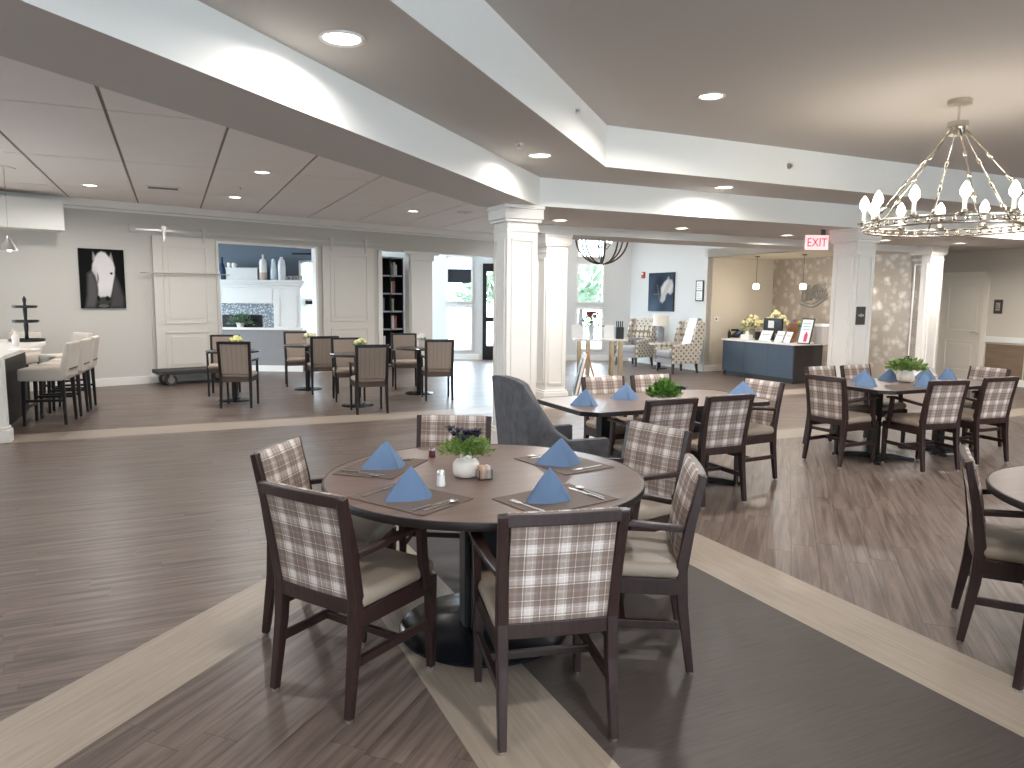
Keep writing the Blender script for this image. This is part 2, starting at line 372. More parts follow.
slab('ceiling', [(12.65, 9.3), (14.6, 9.3), (14.6, 10.7), (12.65, 10.7)], 2.62, 2.8, CEIL_SHADED, None, 'low ceiling in front of the panelled door')
slab('ceiling', [(2.85, 9.8), (10.9, 9.8), (10.9, 16.2), (5.0, 19), (2.85, 16.2)], 3.9, 4.0, CEIL_SHADED, None, 'high lobby ceiling')
slab('ceiling', [(10.72, 9.9), (12.8, 9.9), (12.8, 13.0), (10.72, 13.0)], 2.52, 2.7, BEIGE, None, 'beige ceiling of the reception alcove')
# suspended panel ceiling
BU = (math.cos(math.radians(42)), math.sin(math.radians(42))); A0 = onz(116, 385.7)
G1 = [(-10, -6), (2.85, 6.95), (2.85, 15.52), (-10, 11.6)]; G2 = [(2.85, 6.95), (3.1, 6.95), (4.55, 9.3), (7.66, 16.98), (2.85, 15.52)]
gc = slab('ceiling', G1, H3 + .015, H3 + .15, SEAMD, None, 'ceiling of wide flat panels above the bistro tables'); slab('backing', G2, H3 + .015, H3 + .15, SEAMD, gc)
for i in range(-10, 9):
    for j in range(-7, 5):
        c = [(-.45 + i + .015, 10 + 2.66 * j + .01), (-.45 + i + .985, 10 + 2.66 * j + .01), (-.45 + i + .985, 10 + 2.66 * j + 2.65), (-.45 + i + .015, 10 + 2.66 * j + 2.65)]
        for G in (G1, G2):
            r = clip(c, G)
            if len(r) > 2 and area(r) > .02: slab('ceiling_panel', r, H3, H3 + .015, TILEC, gc)
o = MB().prism(ccw(wp([(4.6, 9.5), (4.7, 9.5), (7.75, 16.9), (7.66, 16.98)])), H3, 3.95).build('trim_5', BEAMM); struct(o, 'bulkhead between the panel ceiling and the high lobby', 'beam')
# ---- walls
def wall(name, A, ang, L, H, ops=(), m=WALL, th=.15, z0=0., label=None, x0=0.):
    mb = MB(); xs = sorted({x0, L, *[v for o in ops for v in o[:2]]})
    for a, b in zip(xs, xs[1:]):
        cov = sorted([(o[2], o[3]) for o in ops if o[0] < (a + b) / 2 < o[1]]); z = z0
        for c, d in cov:
            if c > z + 1e-4: mb.b2((a, 0, z), (b, th, c))
            z = d
        if z < H - 1e-4: mb.b2((a, 0, z), (b, th, H))
    o = mb.build(name, m, loc=(A[0], A[1], 0), rz=math.radians(ang)); return struct(o, label, 'wall')
wall('wall_left', A0, 42, 9.3, 3.2, [(1.80, 3.87, 0, 2.60), (5.38, 6.12, 0, 2.6), (6.75, 9.3, 0, 2.6)], label='light grey wall with the horse picture and sliding doors', x0=-4.2)
BW = empty_struct('trim_6', (A0[0], A0[1], 0), math.radians(42), 'white baseboards, casings and pilaster along the sliding door wall', 'trim')
for a, b in ((-4.2, 1.8), (3.87, 5.38)): MB().b2((a, -.018, 0), (b, 0, .14)).build('baseboard', WHITE, BW, bevel=.004)
MB().b2((-4.2, -.16, 3.03), (9.3, 0, 3.15)).build('bulkhead_band', BEAMM, BW)
MB().b2((-4.2, -.02, 2.99), (9.3, 0, 3.03)).build('crown', BEAMM, BW)
for x in (1.80, 3.87 - .05): MB().b2((x, -.02, 0), (x + .05, .16, 2.6)).build('jamb', WHITE, BW)
MB().b2((1.8, -.012, 2.56), (3.87, .16, 2.6)).build('head_casing', WHITE, BW)
for a, b, z0, z1, d in ((6.16, 6.74, 0, 2.6, .05), (6.13, 6.77, 2.42, 2.6, .08), (6.13, 6.77, 0, .16, .08), (6.0, 6.9, 2.55, 2.62, .10)): MB().b2((a, -d, z0), (b, 0, z1)).build('pilaster', WHITE, BW, bevel=.006)
MB().b2((5.30, -.04, 0), (5.40, .04, 2.6)).build('casing', WHITE, BW)
# niche, fireplace room and entrance
wall('wall_bookcase_niche', (A0[0] + 5.3 * BU[0] - .55 * BU[1], A0[1] + 5.3 * BU[1] + .55 * BU[0]), 42, 1.3, 2.9, m=LOBBYW, label='wall behind the dark bookcase')
wall('wall_fireplace', (-9.2, 15.75), 0, 5.3, 3.0, [(4.62, 5.22, .75, 2.34)], m=SLATE, label='slate blue wall around the white fireplace')
wall('wall_fireplace_side', (-9.2, 15.9), -90, 5.2, 3.0, [(.5, 4.4, .4, 2.6)], m=SLATE, label='side wall of the fireplace room')
struct(MB().prism([(-9.3, 10.65), (-3.35, 15.95), (-9.3, 15.95)], 2.95, 3.05).build('ceiling', CEIL_SHADED), 'ceiling of the fireplace room', 'ceiling')
wall('wall_entrance', (-3.6, 18.7), 1.5, 6.75, 4.0, [(1.89, 2.58, .22, 1.37), (1.89, 2.58, 1.47, 2.64), (2.83, 4.42, 0, 2.46), (2.95, 4.3, 2.62, 3.3), (5.23, 5.95, .26, 1.37), (5.23, 5.95, 1.47, 2.5), (5.23, 5.95, 2.62, 3.4)], m=LOBBYW, label='entrance wall with tall windows and glass doors')
wall('wall_wing', W(10.72, 16.0), 25 - 90, 3.12, 4.0, m=LOBBYW, label='pale lobby wall with the dark horse picture')
struct(MB().b2((0, 0, 2.52), (2.85, .12, 4.0)).build('wall_alcove_header', LOBBYW, loc=(*W(10.72, 12.88), 0), rz=TH - PI / 2), 'pale header above the reception alcove opening', 'wall')
wall('wall_alcove_side', W(10.74, 12.88), 25, 2.0, 2.6, m=BEIGE, label='beige side wall of the reception alcove')
# damask wallpaper of the reception wall
dm = bpy.data.materials.new('damask_wallpaper'); dm.use_nodes = True; nt = dm.node_tree; b = nt.nodes['Principled BSDF']
tc = nd(nt, 'ShaderNodeTexCoord'); v = nd(nt, 'ShaderNodeTexVoronoi'); v.inputs['Scale'].default_value = 6; n1 = nd(nt, 'ShaderNodeTexNoise'); n1.inputs['Scale'].default_value = 14; n1.inputs['Detail'].default_value = 5
nt.links.new(tc.outputs['Object'], v.inputs['Vector']); nt.links.new(tc.outputs['Object'], n1.inputs['Vector'])
ad = nd(nt, 'ShaderNodeMath', operation='MULTIPLY_ADD'); ad.inputs[1].default_value = .8; nt.links.new(n1.outputs['Fac'], ad.inputs[0]); nt.links.new(v.outputs['Distance'], ad.inputs[2])
r = ramp(nt, [(.50, (.66, .61, .545)), (.95, (.44, .385, .325))]); nt.links.new(ad.outputs[0], r.inputs[0]); nt.links.new(r.outputs[0], b.inputs['Base Color'])
r2 = ramp(nt, [(.5, .3), (.95, .55)]); nt.links.new(ad.outputs[0], r2.inputs[0]); nt.links.new(r2.outputs[0], b.inputs['Roughness']); b.inputs['Metallic'].default_value = .25
wall('wall_reception', W(12.65, 13.0), 25 - 90, 3.8, 2.75, m=dm, label='shimmering beige wallpapered wall behind the reception desk')
wall('wall_alcove_end', W(12.7, 10.6), 25, 2.1, 2.75, m=BEIGE, label='beige wall end beside the panelled door')
wall('wall_right', W(14.6, 10.75), 25 - 90, 16.8, 3.3, [(.62, 1.53, 0, 2.1)], m=BEIGE, label='beige wall with the panelled door and wainscot')
wall('wall_back', W(14.7, -6), 205, 26.6, 3.3, [(7.5, 11, .7, 2.4), (13.5, 17, .7, 2.4)], m=WALL, label='wall behind the viewer')
wall('wall_far_left', W(-10, -6.1), 115, 18.5, 3.3, m=WALL, label='far left wall out of view')
# outdoors
struct(MB().b2((-40, 19.2, -.25), (40, 90, -.1)).build('ground_outside', mat('concrete_outside', (.42, .42, .40), .9)), 'pale paving outside the entrance', 'ground')
rt = random.Random(5)
for k, (x, y, hh) in enumerate(((-7, 40, 5), (-1, 44, 4.2), (3.5, 38, 3.6), (9, 42, 5.2))):
    t = thing('tree', ['leafy tree outside the window left of the doors', 'leafy tree seen through the entrance doors', 'low leafy tree outside right of the doors', 'leafy tree outside the window behind the console table'][k], 'tree', (x, y, -.1), 0, 'trees outside')
    MB().tube([(0, 0, 0), (.1, 0, hh * .6)], [.14, .08]).build('trunk', DARK, t)
    MB().leaves((0, 0, hh * .35), (2.2, 2.2, hh * .6), 500, .55, rt).build('crown', mat('distant_leaf', (.14, .19, .12), .8), t)
# ---- baseboards in view
for nm, A, an, L in (('baseboard_wing', W(10.72, 16.0), -65, 3.12), ('baseboard_alcove', W(10.74, 12.88), 25, 1.95), ('baseboard_entrance', (-1.9, 18.74), 1.5, 1.05), ('baseboard_entrance_right', (.9, 18.81), 1.5, 2.2)):
    struct(MB().b2((0, -.02, 0), (L, 0, .14)).build(nm, WHITE, loc=(A[0], A[1], 0), rz=math.radians(an), bevel=.004), 'white baseboard', 'baseboard')
# ---- windows and doors of the entrance
def window(name, x0, x1, z0, z1, label, dark=False, shade=0., A=(-3.6, 18.7), ang=1.5):
    e = empty_struct(name, (A[0], A[1], 0), math.radians(ang), label, 'window'); fm = FBLACK if dark else WHITE
    for a, b in (((x0, -.03, z0), (x0 + .05, .12, z1)), ((x1 - .05, -.03, z0), (x1, .12, z1)), ((x0, -.03, z1 - .05), (x1, .12, z1)), ((x0, -.03, z0), (x1, .12, z0 + .05))): MB().b2(a, b).build('window_frame', fm, e, bevel=.004)
    MB().b2((x0 + .04, .05, z0 + .04), (x1 - .04, .056, z1 - .04)).build('pane', PANE, e)
    if shade: MB().b2((x0 + .05, .01, z1 - .32 - shade), (x1 - .05, .03, z1 - .32)).build('dark_shade_band', mat('shade_band', (.02, .022, .03), .6), e)
    return e
window('window_1', 1.89, 2.58, 1.47, 2.64, 'tall upper window pane left of the glass doors', shade=.36)
window('window_2', 1.89, 2.58, .22, 1.37, 'lower window pane left of the glass doors')
window('window_3', 5.23, 5.95, 1.47, 2.5, 'upper window pane behind the flower console')
window('window_4', 5.23, 5.95, .26, 1.37, 'lower window pane behind the flower console')
window('window_5', 5.23, 5.95, 2.62, 3.4, 'transom window above the flower console')
window('window_6', 2.95, 4.3, 2.62, 3.3, 'transom window above the glass doors')
window('window_7', 4.62, 5.22, .75, 1.42, 'lower window beside the fireplace', A=(-9.2, 15.75), ang=0)
window('window_8', 4.62, 5.22, 1.5, 2.34, 'upper window beside the fireplace', A=(-9.2, 15.75), ang=0)
MB().b2((4.55, -.02, 1.38), (5.3, .1, 1.52)).build('window_bar', FBLACK, bpy.data.objects['window_8'])
MB().tube([(4.5, -.08, 2.48), (5.3, -.08, 2.48)], .018).build('curtain_rod', FBLACK, bpy.data.objects['window_8'])
for n, (x0, x1) in enumerate(((2.83, 3.62), (3.63, 4.42))):
    e = empty_struct('door_%d' % (n + 1), (-3.6, 18.7, 0), math.radians(1.5), 'dark framed glass entrance door, %s leaf' % ('left' if n == 0 else 'right'), 'door')
    for a, b in (((x0, -.02, 0), (x0 + .10, .06, 2.46)), ((x1 - .10, -.02, 0), (x1, .06, 2.46)), ((x0 + .1, -.02, 2.26), (x1 - .1, .06, 2.46)), ((x0 + .1, -.02, 0), (x1 - .1, .06, .36)), ((x0 + .1, -.02, .98), (x1 - .1, .06, 1.1))): MB().b2(a, b).build('door_frame', FBLACK, e)
    MB().b2((x0 + .09, .01, .3), (x1 - .09, .02, 2.3)).build('pane', PANE, e)
    MB().tube([(x0 + (.69 if n == 0 else .1), -.05, .8), (x0 + (.69 if n == 0 else .1), -.05, 1.3)], .012).build('door_handle', CHROME, e)
# ---- panelled columns
def panel_frame(mb, x0, x1, z0, z1, y, w=.022, t=.012):
    mb.b2((x0, y - t, z0), (x0 + w, y, z1)); mb.b2((x1 - w, y - t, z0), (x1, y, z1)); mb.b2((x0, y - t, z0), (x1, y, z0 + w)); mb.b2((x0, y - t, z1 - w), (x1, y, z1))
def column(p, q, w, H, label, plaque=False):
    x, y = W(p, q); t = thing('column', label, 'column', (x, y, 0), TH); h = w / 2
    MB().box((0, 0, H / 2), (w, w, H)).build('shaft', PILL, t)
    MB().box((0, 0, .11), (w + .07, w + .07, .22)).box((0, 0, .235), (w + .045, w + .045, .03)).build('base', PILL, t, bevel=.006)
    c = MB().box((0, 0, H - .09), (w + .09, w + .09, .10)); c.box((0, 0, H - .02), (w + .11, w + .11, .04)); c.box((0, 0, H - .155), (w + .06, w + .06, .03)); c.build('cap', PILL, t, bevel=.006)
    MB().box((0, 0, H - .25), (w + .02, w + .02, .02)).build('neck_moulding', PILL, t)
    for k in range(4):
        mb = MB(); panel_frame(mb, -h + .045, h - .045, .34, H - .33, -h); fr = mb.build('face_panel', PILL, t); fr.rotation_euler.z = k * PI / 2
    return t
column(3.19, 6.79, .335, H0, 'square white panelled column nearest the viewer behind the round table')
cB = column(5.06, 9.52, .335, H0, 'square white panelled column farther back, standing behind the near column')
cC = column(8.03, 6.79, .35, H0, 'square white panelled column with a dark plaque, behind the right tables')
pl = MB().b2((-.125, -.20, 1.29), (.035, -.186, 1.52)).build('plaque', mat('plaque_brown', (.06, .055, .05), .5), cC, bevel=.003)
pm = MB()
for k in range(5): pm.b2((-.085 + .02 * k - .006, -.204, 1.41 - .012 * (1 + (k == 2))), (-.085 + .02 * k + .006, -.199, 1.41 + .012 * (1 + (k == 2))))
pm.b2((-.095, -.204, 1.397), (.005, -.199, 1.401)); pm.build('plaque_emblem', mat('plaque_print', (.5, .5, .48), .5), pl)
t = column(12.83, 9.2, .36, 2.62, 'white panelled pilaster at the end of the wallpapered wall')
# ---- right wall: panelled door, casing, chair rail, wainscot, sign
RW = empty_struct('trim_7', (*W(14.6, 10.75), 0), TH - PI / 2, 'chair rail, wainscot and baseboard along the beige right wall', 'trim')
for a, b in ((0, .53), (1.62, 9)):
    MB().b2((a, -.03, .82), (b, 0, .93)).build('chair_rail', WHITE, RW, bevel=.006); MB().b2((a, -.02, 0), (b, 0, .13)).build('baseboard', WHITE, RW)
WAIN = wood('wainscot_wood', (.17, .115, .075), (.24, .17, .115), .5, 'X', grain=(2, 30))
for k in range(11):
    if k == 0: MB().b2((.02, -.015, .14), (.5, 0, .8)).build('wainscot_panel', WAIN, RW); continue
    a = 1.64 + (k - 1) * .75; MB().b2((a + .01, -.015, .14), (a + .73, 0, .79)).build('wainscot_panel', WAIN, RW, bevel=.004)
DR = empty_struct('door_3', (*W(14.6, 10.75), 0), TH - PI / 2, 'cream two-panel door with a lever handle in the beige wall', 'door'); DM = mat('cream_door', (.84, .77, .66), .5)
MB().b2((.62, .04, .004), (1.53, .08, 2.1)).build('door_leaf', DM, DR)
for z0, z1 in ((.2, .82), (1.0, 1.95)):
    mb = MB(); panel_frame(mb, .76, 1.39, z0, z1, .04, .03, .012); mb.b2((.83, .03, z0 + .07), (1.32, .04, z1 - .07)); mb.build('door_panel', DM, DR, bevel=.004)
for a, b in (((.53, -.025, 0), (.63, 0, 2.2)), ((1.52, -.025, 0), (1.62, 0, 2.2)), ((.53, -.025, 2.1), (1.62, 0, 2.2))): MB().b2(a, b).build('casing', DM, DR, bevel=.004)
MB().tube([(1.43, .04, 1.0), (1.43, -.03, 1.0), (1.33, -.035, 1.0)], .012).lathe([(.03, 0), (.03, .01)], 12, (1.43, .03, 1.0)).build('door_handle', CHROME, DR)
sg = thing('room_sign', 'small dark framed sign beside the panelled door', 'sign', (*W(14.6, 10.75), 0), TH - PI / 2)
MB().b2((1.74, -.02, 1.38), (1.90, -.001, 1.65)).build('frame', mat('sign_bronze', (.07, .06, .05), .4), sg); MB().b2((1.78, -.023, 1.44), (1.86, -.02, 1.59)).build('insert', mat('sign_insert', (.45, .42, .38), .4), sg)
for k in range(3): MB().b2((1.785, -.026, 1.47 + .035 * k), (1.855 - .015 * k, -.0228, 1.482 + .035 * k)).build('print_line', FBLACK, sg)
# ---- exit sign
ex = thing('exit_sign', 'red lit EXIT sign hanging under the low ceiling by the plaque column', 'sign', (0, 0, 0), math.radians(-2))
P = aty(817, 242.5, 9.7); ex.location = (P.x, P.y, P.z)
MB().box((0, .012, 0), (.30, .022, .19)).build('housing', mat('exit_face', (.9, .75, .72), .5, emit=(1, .5, .5), estr=.7), ex, bevel=.004)
text_mesh('EXIT', .155, 'letters', mat('exit_red', (.9, .02, .05), .5, emit=(1, .02, .07), estr=1.6), ex, (0, -.002, -.005)).scale.x = .82
MB().box((.08, .012, (2.62 - P.z + .095) / 2), (.05, .03, 2.62 - P.z - .095)).build('ceiling_mount', FBLACK, ex)
# ---- recessed ceiling lights (each with its own lamp)
LENS = mat('light_lens', (1, 1, 1), .5, emit=(1, .95, .86), estr=9.)
dl0 = None
def downlight(pt, label, power=LAMP_W):
    t = thing('recessed_light', label, 'ceiling light', pt, 0, 'recessed ceiling lights')
    global dl0
    if dl0 is None:
        dl0 = (MB().lathe([(.085, -.001), (.10, -.012), (.108, -.006), (.108, 0)], 24, ring=True).build('trim_ring', WHITE, t, True), MB().lathe([(.001, -.006), (.084, -.004), (.084, 0)], 20).build('lens', LENS, t))
    else:
        for s in dl0: c = s.copy(); COL.objects.link(c); c.parent = t
    L = bpy.data.lights.new('lamp', 'AREA'); L.shape = 'DISK'; L.size = .2; L.spread = math.radians(165); L.energy = power; L.color = LAMP_COL
    o = bpy.data.objects.new('lamp', L); COL.objects.link(o); o.parent = t; o.location.z = -.02
    return t
for (x, y), z, lb in (((342, 38), H1, 'recessed light in the ceiling border at the top, largest in view'), ((540, 155), H1, 'recessed light in the ceiling border above the near column'), ((724, 187), H1, 'recessed light in the ceiling border right of the near column'),
                      ((711, 96), H2, 'recessed light alone in the raised tray ceiling'),
                      ((560, 220), 2.62, 'recessed low-ceiling light just right of the near column'), ((682, 228), 2.62, 'recessed low-ceiling light above the patterned wing chairs'), ((787, 235), 2.62, 'recessed low-ceiling light left of the EXIT sign'), ((885, 240), 2.62, 'recessed low-ceiling light right of the plaque column'), ((960, 243), 2.62, 'recessed low-ceiling light above the panelled door'),
                      ((90, 185), H3, 'recessed panel-ceiling light above the horse picture'), ((262, 172), H3, 'recessed panel-ceiling light nearest the drop beam'), ((235, 197), H3, 'recessed panel-ceiling light above the fireplace opening'), ((413, 211), H3, 'recessed panel-ceiling light left of the near column')):
    downlight(onz(x, y, z), lb, LAMP_W * {H1: .42, H2: 1.4}.get(z, 1.) if not (z == H3 and x < 480) else LAMP_W)
for k, (p, q, z) in enumerate(((10.9, 6.25, H1), (8.5, 3.4, H2), (5.6, .6, H2), (1.2, .2, H2), (8.8, -.5, H2), (-2.0, -2.6, H2), (3.5, -3.2, H2), (-1.9, .75, H1), (-4.9, -2.2, H1), (-5.5, 5.0, H3), (-5.2, 8.3, H3), (-8.2, 6.5, H3), (-8.0, 2.2, H3), (6.9, 1.9, H2), (13.3, 4.4, H1), (13.3, 1.2, H1), (-2.6, 5.2, H3), (-3.4, 9.6, H3))):
    x, y = W(p, q); downlight((x, y, z), 'unseen recessed ceiling light added to brighten the room', LAMP_W * (1.3 if z == H2 and q < 6 and p - q > -2 else .8 if z == H1 else 1.))  # unseen lights added as fill, beyond the ones in view
for k, (x, y) in enumerate(((1.2, 14.4), (3.0, 14.6), (-.3, 16.6), (1.6, 17.2))): downlight((x, y, 3.9), 'recessed light in the high lobby ceiling')
# ================================================================== FURNITURE
# ---- plaid dining armchair (front = +y)
def make_dining_chair():
    t = thing('dining_chair', 'x', 'chair', group='plaid dining armchairs')
    def stile(sx):
        return MB().path([(sx * .205, -.255, 0.012), (sx * .20, -.215, .30), (sx * .20, -.205, .46), (sx * .205, -.235, .66), (sx * .212, -.28, .866)], [(.030, .032), (.038, .045), (.042, .05), (.04, .042), (.036, .03)])
    for sx in (-1, 1):
        l = stile(sx).build('leg', DARK, t, bevel=.004); MB().lathe([(.013, 0), (.015, .014), (.012, .03)], 10, (sx * .205, -.255, 0)).build('glide', CHROME, l)
        l = MB().path([(sx * .212, .225, .012), (sx * .212, .222, .42)], [(.030, .030), (.042, .045)]).build('leg', DARK, t, bevel=.004); MB().lathe([(.013, 0), (.015, .014), (.012, .03)], 10, (sx * .212, .225, 0)).build('glide', CHROME, l)
        MB().path([(sx * .207, -.205, .635), (sx * .226, -.10, .648), (sx * .238, .04, .662), (sx * .238, .12, .668), (sx * .236, .19, .66)], [(.034, .028), (.036, .026), (.044, .024), (.05, .024), (.046, .022)]).build('armrest', DARK, t, bevel=.006)
        MB().path([(sx * .226, .175, .385), (sx * .230, .150, .53), (sx * .236, .135, .655)], [(.028, .045), (.028, .042), (.028, .04)]).build('arm_post', DARK, t, bevel=.004)
        MB().bar((sx * .205, -.21, .385), (sx * .212, .222, .385), .03, .07).build('apron', DARK, t, bevel=.003)
        MB().bar((sx * .203, -.22, .215), (sx * .212, .222, .215), .022, .035).build('stretcher', DARK, t, bevel=.003)
    MB().bar((-.2, .222, .385), (.2, .222, .385), .03, .07).build('apron', DARK, t, bevel=.003)
    MB().bar((-.2, .03, .215), (.2, .03, .215), .022, .03).build('stretcher', DARK, t, bevel=.003)
    MB().rbox((0, .02, .452), (.452, .46, .07), .03, 3, .012).build('seat', SEAT, t, True, angle=60)
    # back: curved top and bottom rails, inset rear panel, full front pad
    for z, hgt, y in ((.846, .042, -.276), (.43, .058, -.207)):
        MB().path([(-.2, y, z), (-.1, y - .006, z), (0, y - .008, z), (.1, y - .006, z), (.2, y, z)], (hgt, .034), up=(0, 0, 1)).build('back_rail', DARK, t, bevel=.004)
    def sheet(w, z0, z1, off, th, bulge, name, mtl):
        n, m = 6, 8; vs = []; prof = [(.45, -.204), (.66, -.235), (.866, -.28)]
        def yb(z):
            for (a, ya), (b, yb_) in zip(prof, prof[1:]):
                if z <= b: return ya + (yb_ - ya) * (z - a) / (b - a)
            return prof[-1][1]
        for layer in (0, 1):
            for j in range(m + 1):
                z = z0 + (z1 - z0) * j / m
                for i in range(n + 1):
                    x = -w / 2 + w * i / n; e = (1 - (2 * i / n - 1) ** 4) * (1 - (2 * j / m - 1) ** 6)
                    vs.append((x, yb(z) + off + (bulge * e if layer else 0) + (th if layer else 0) - .006 * (1 - (x / .2) ** 2), z))
        N = (n + 1) * (m + 1); fs = []
        for j in range(m):
            for i in range(n):
                a = j * (n + 1) + i; fs += [(a, a + 1, a + n + 2, a + n + 1), (N + a + n + 1, N + a + n + 2, N + a + 1, N + a)]
        rim = [i for i in range(n + 1)] + [j * (n + 1) + n for j in range(1, m + 1)] + [m * (n + 1) + i for i in range(n - 1, -1, -1)] + [j * (n + 1) for j in range(m - 1, 0, -1)]
        for k in range(len(rim)): a, b = rim[k], rim[(k + 1) % len(rim)]; fs.append((b, a, N + a, N + b))
        mb = MB().add(vs, fs); return mb.build(name, mtl, t, True, angle=50)
    sheet(.37, .455, .832, -.014, .004, -.0, 'back_panel', PLAID)
    sheet(.395, .475, .868, .012, .012, .018, 'back_pad', PLAID)
    return t
ch0 = make_dining_chair(); used = [False]
def place(proto, flag, x, y, rz, label, z=0.):
    o = proto if not flag[0] else copy_tree(proto); flag[0] = True
    o.location = (x, y, z); o.rotation_euler = (0, 0, math.radians(rz)); o['label'] = label; return o
UU = (CP, SP); VV = (-SP, CP)
T1 = (-.125, 3.365); T2 = (1.2, 6.05); T3 = (4.15, 7.53); T4 = (2.89, 2.99)
def rel(T, u, v): return (T[0] + u * CP - v * SP, T[1] + u * SP + v * CP)
for x, y, rz, lb in ((.125, 2.665, 12, 'plaid armchair nearest the viewer, its back towards us, at the round table'), (-.635, 2.88, -32, 'plaid armchair at the front left of the round table'), (-.86, 3.42, -99, 'plaid armchair at the left of the round table, behind another chair'),
                     (-.37, 4.12, 176, 'plaid armchair on the far side of the round table, behind the flower vase'), (.62, 3.93, 128, 'plaid armchair at the far right of the round table, facing us'), (.535, 3.165, 84, 'plaid armchair seen side-on at the right of the round table'),
                     (2.43, 3.31, -118, 'plaid armchair seen side-on at the right edge of the picture'), (2.40, 2.74, -65, 'plaid armchair cut off by the right edge, nearest the viewer there')):
    place(ch0, used, x, y, rz, lb)
for T, lst in ((T2, ((-.37, -.44, 25, 'plaid armchair with its back to us at the middle table, left of two'), (.18, -.43, 25, 'plaid armchair with its back to us at the middle table, right of two'), (-.03, .5, 205, 'plaid armchair on the far side of the middle table, left of two'), (.51, .5, 205, 'plaid armchair on the far side of the middle table, behind the fern box'), (.9, -.03, 118, 'plaid armchair at the right end of the middle table'))),
               (T3, ((-.98, .0, -62, 'plaid armchair at the left end of the right rear table, its back to us'), (-.42, -.45, 16, 'plaid armchair with its back to us at the right rear table, left of two'), (.36, -.43, 20, 'plaid armchair with its back to us at the right rear table, right of two'), (-.44, .5, 207, 'plaid armchair on the far side of the right rear table, beside the plaque column'), (.10, .5, 205, 'plaid armchair on the far side of the right rear table, left of the white vase'), (1.02, .02, 112, 'plaid armchair at the right end of the right rear table, below the room sign')))):
    for u, v, rz, lb in lst: x, y = rel(T, u, v); place(ch0, used, x, y, rz, lb)
# ---- round dining tables
def round_table(c, label):
    t = thing('round_table', label, 'table', (*c, 0), math.radians(20))
    MB().lathe([(.001, .722), (.735, .722), (.738, .75), (.001, .75)], 96).build('tabletop', TABLE, t)
    MB().lathe([(.733, .716), (.744, .718), (.748, .734), (.744, .7505), (.736, .7512)], 96, ring=True).build('edge_band', EDGE, t, True, angle=50)
    MB().box((0, 0, .37), (.17, .17, .70)).box((0, 0, .37), (.10, .22, .70)).box((0, 0, .37), (.22, .10, .70)).build('post', BLACK, t, bevel=.006)
    MB().box((0, 0, .705), (.66, .06, .03)).box((0, 0, .705), (.06, .66, .03)).build('top_spider', BLACK, t)
    MB().lathe([(.39, 0), (.405, .004), (.405, .012), (.39, .02), (.14, .034), (.001, .034)], 64).build('base_plate', BASEM, t, True, angle=40)
    return t
round_table(T1, 'large round brown dining table with four napkins, nearest the viewer')
round_table(T4, 'round brown dining table cut off by the right edge')
# ---- long dining tables with cross bases
def long_table(c, label):
    t = thing('dining_table', label, 'table', (*c, 0), TH)
    x, y, k = .915, .45, .10; poly = [(-x + k, -y), (x - k, -y), (x, -y + k), (x, y - k), (x - k, y), (-x + k, y), (-x, y - k), (-x, -y + k)]
    MB().prism(poly, .722, .75).build('tabletop', TABLE, t); s = 1.006
    n = len(poly); mb = MB()
    for i in range(n): a, b = poly[i], poly[(i + 1) % n]; mb.bar((a[0] * s, a[1] * s, .735), (b[0] * s, b[1] * s, .735), .014, .034)
    mb.build('edge_band', EDGE, t, bevel=.003)
    for sx in (-.5, .5):
        MB().box((sx, 0, .37), (.09, .09, .70)).build('post', BLACK, t, bevel=.006)
        f = MB()
        for a in (PI / 4, -PI / 4, 3 * PI / 4, -3 * PI / 4): f.path([(sx, 0, .03), (sx + .2 * math.cos(a), .2 * math.sin(a), .028), (sx + .38 * math.cos(a), .38 * math.sin(a), .014)], [(.07, .05), (.06, .045), (.05, .024)], up=(-math.sin(a), math.cos(a), 0))
        f.build('cross_foot', BLACK, t, bevel=.004); MB().box((sx, 0, .705), (.5, .06, .03)).box((sx, 0, .705), (.06, .5, .03)).build('top_spider', BLACK, t)
    return t
long_table(T2, 'long brown dining table with a fern box, in the middle'); long_table(T3, 'long brown dining table with a white vase, right rear')
# ---- napkins, placemats, cutlery
def make_napkin():
    t = thing('folded_napkin', 'x', 'napkin', group='blue folded napkins'); mb = MB()
    def wing(sx, k, back):
        ap = Vector((0, .012 * k, .128 - .012 * k)); f = Vector((0, -.095 + .018 * k, .0)); s_ = Vector((sx * (.128 - .012 * k), .035 + .012 * k, 0)); m = (f + s_) / 2 + Vector((sx * .012, -.012, .012)); n = Vector((sx * .0018, .0024, 0))
        rows = []
        for i in range(7):
            u = i / 6; base = f.lerp(s_, u) + Vector((sx * .016, -.016, 0)) * math.sin(PI * u); rows.append([base.lerp(ap, v / 5) + Vector((0, 0, .004 * math.sin(PI * v / 5))) for v in range(6)])
        vs = [p for r in rows for p in r] + [p + n * 1.5 for r in rows for p in r]; fs = []; N = 42
        for i in range(6):
            for j in range(5): a = i * 6 + j; fs += [(a, a + 6, a + 7, a + 1), (N + a, N + a + 1, N + a + 7, N + a + 6)]
        rim = [i * 6 for i in range(7)] + [36 + j for j in range(1, 6)] + [i * 6 + 5 for i in range(5, -1, -1)] + [j for j in range(4, 0, -1)]
        for k2 in range(len(rim)): a, b = rim[k2], rim[(k2 + 1) % len(rim)]; fs.append((a, b, N + b, N + a))
        return MB().add(vs, fs)
    for sx in (-1, 1):
        wing(sx, 0, 0).build('outer_fold', NAPK, t, True, angle=50); wing(sx, 1.4, 0).build('inner_fold', NAPK, t, True, angle=50)
    return t
nap0 = make_napkin(); nused = [False]
ftop = .7512
mat0 = MB().rbox((0, 0, .0012), (.43, .31, .0024), .001, 1).build('placemat', MATM); mused = [False]; tag(mat0, 'x', 'placemat', 'brown placemats')
def flat(poly, name, z=.003): return MB().prism(ccw(poly), 0, z)
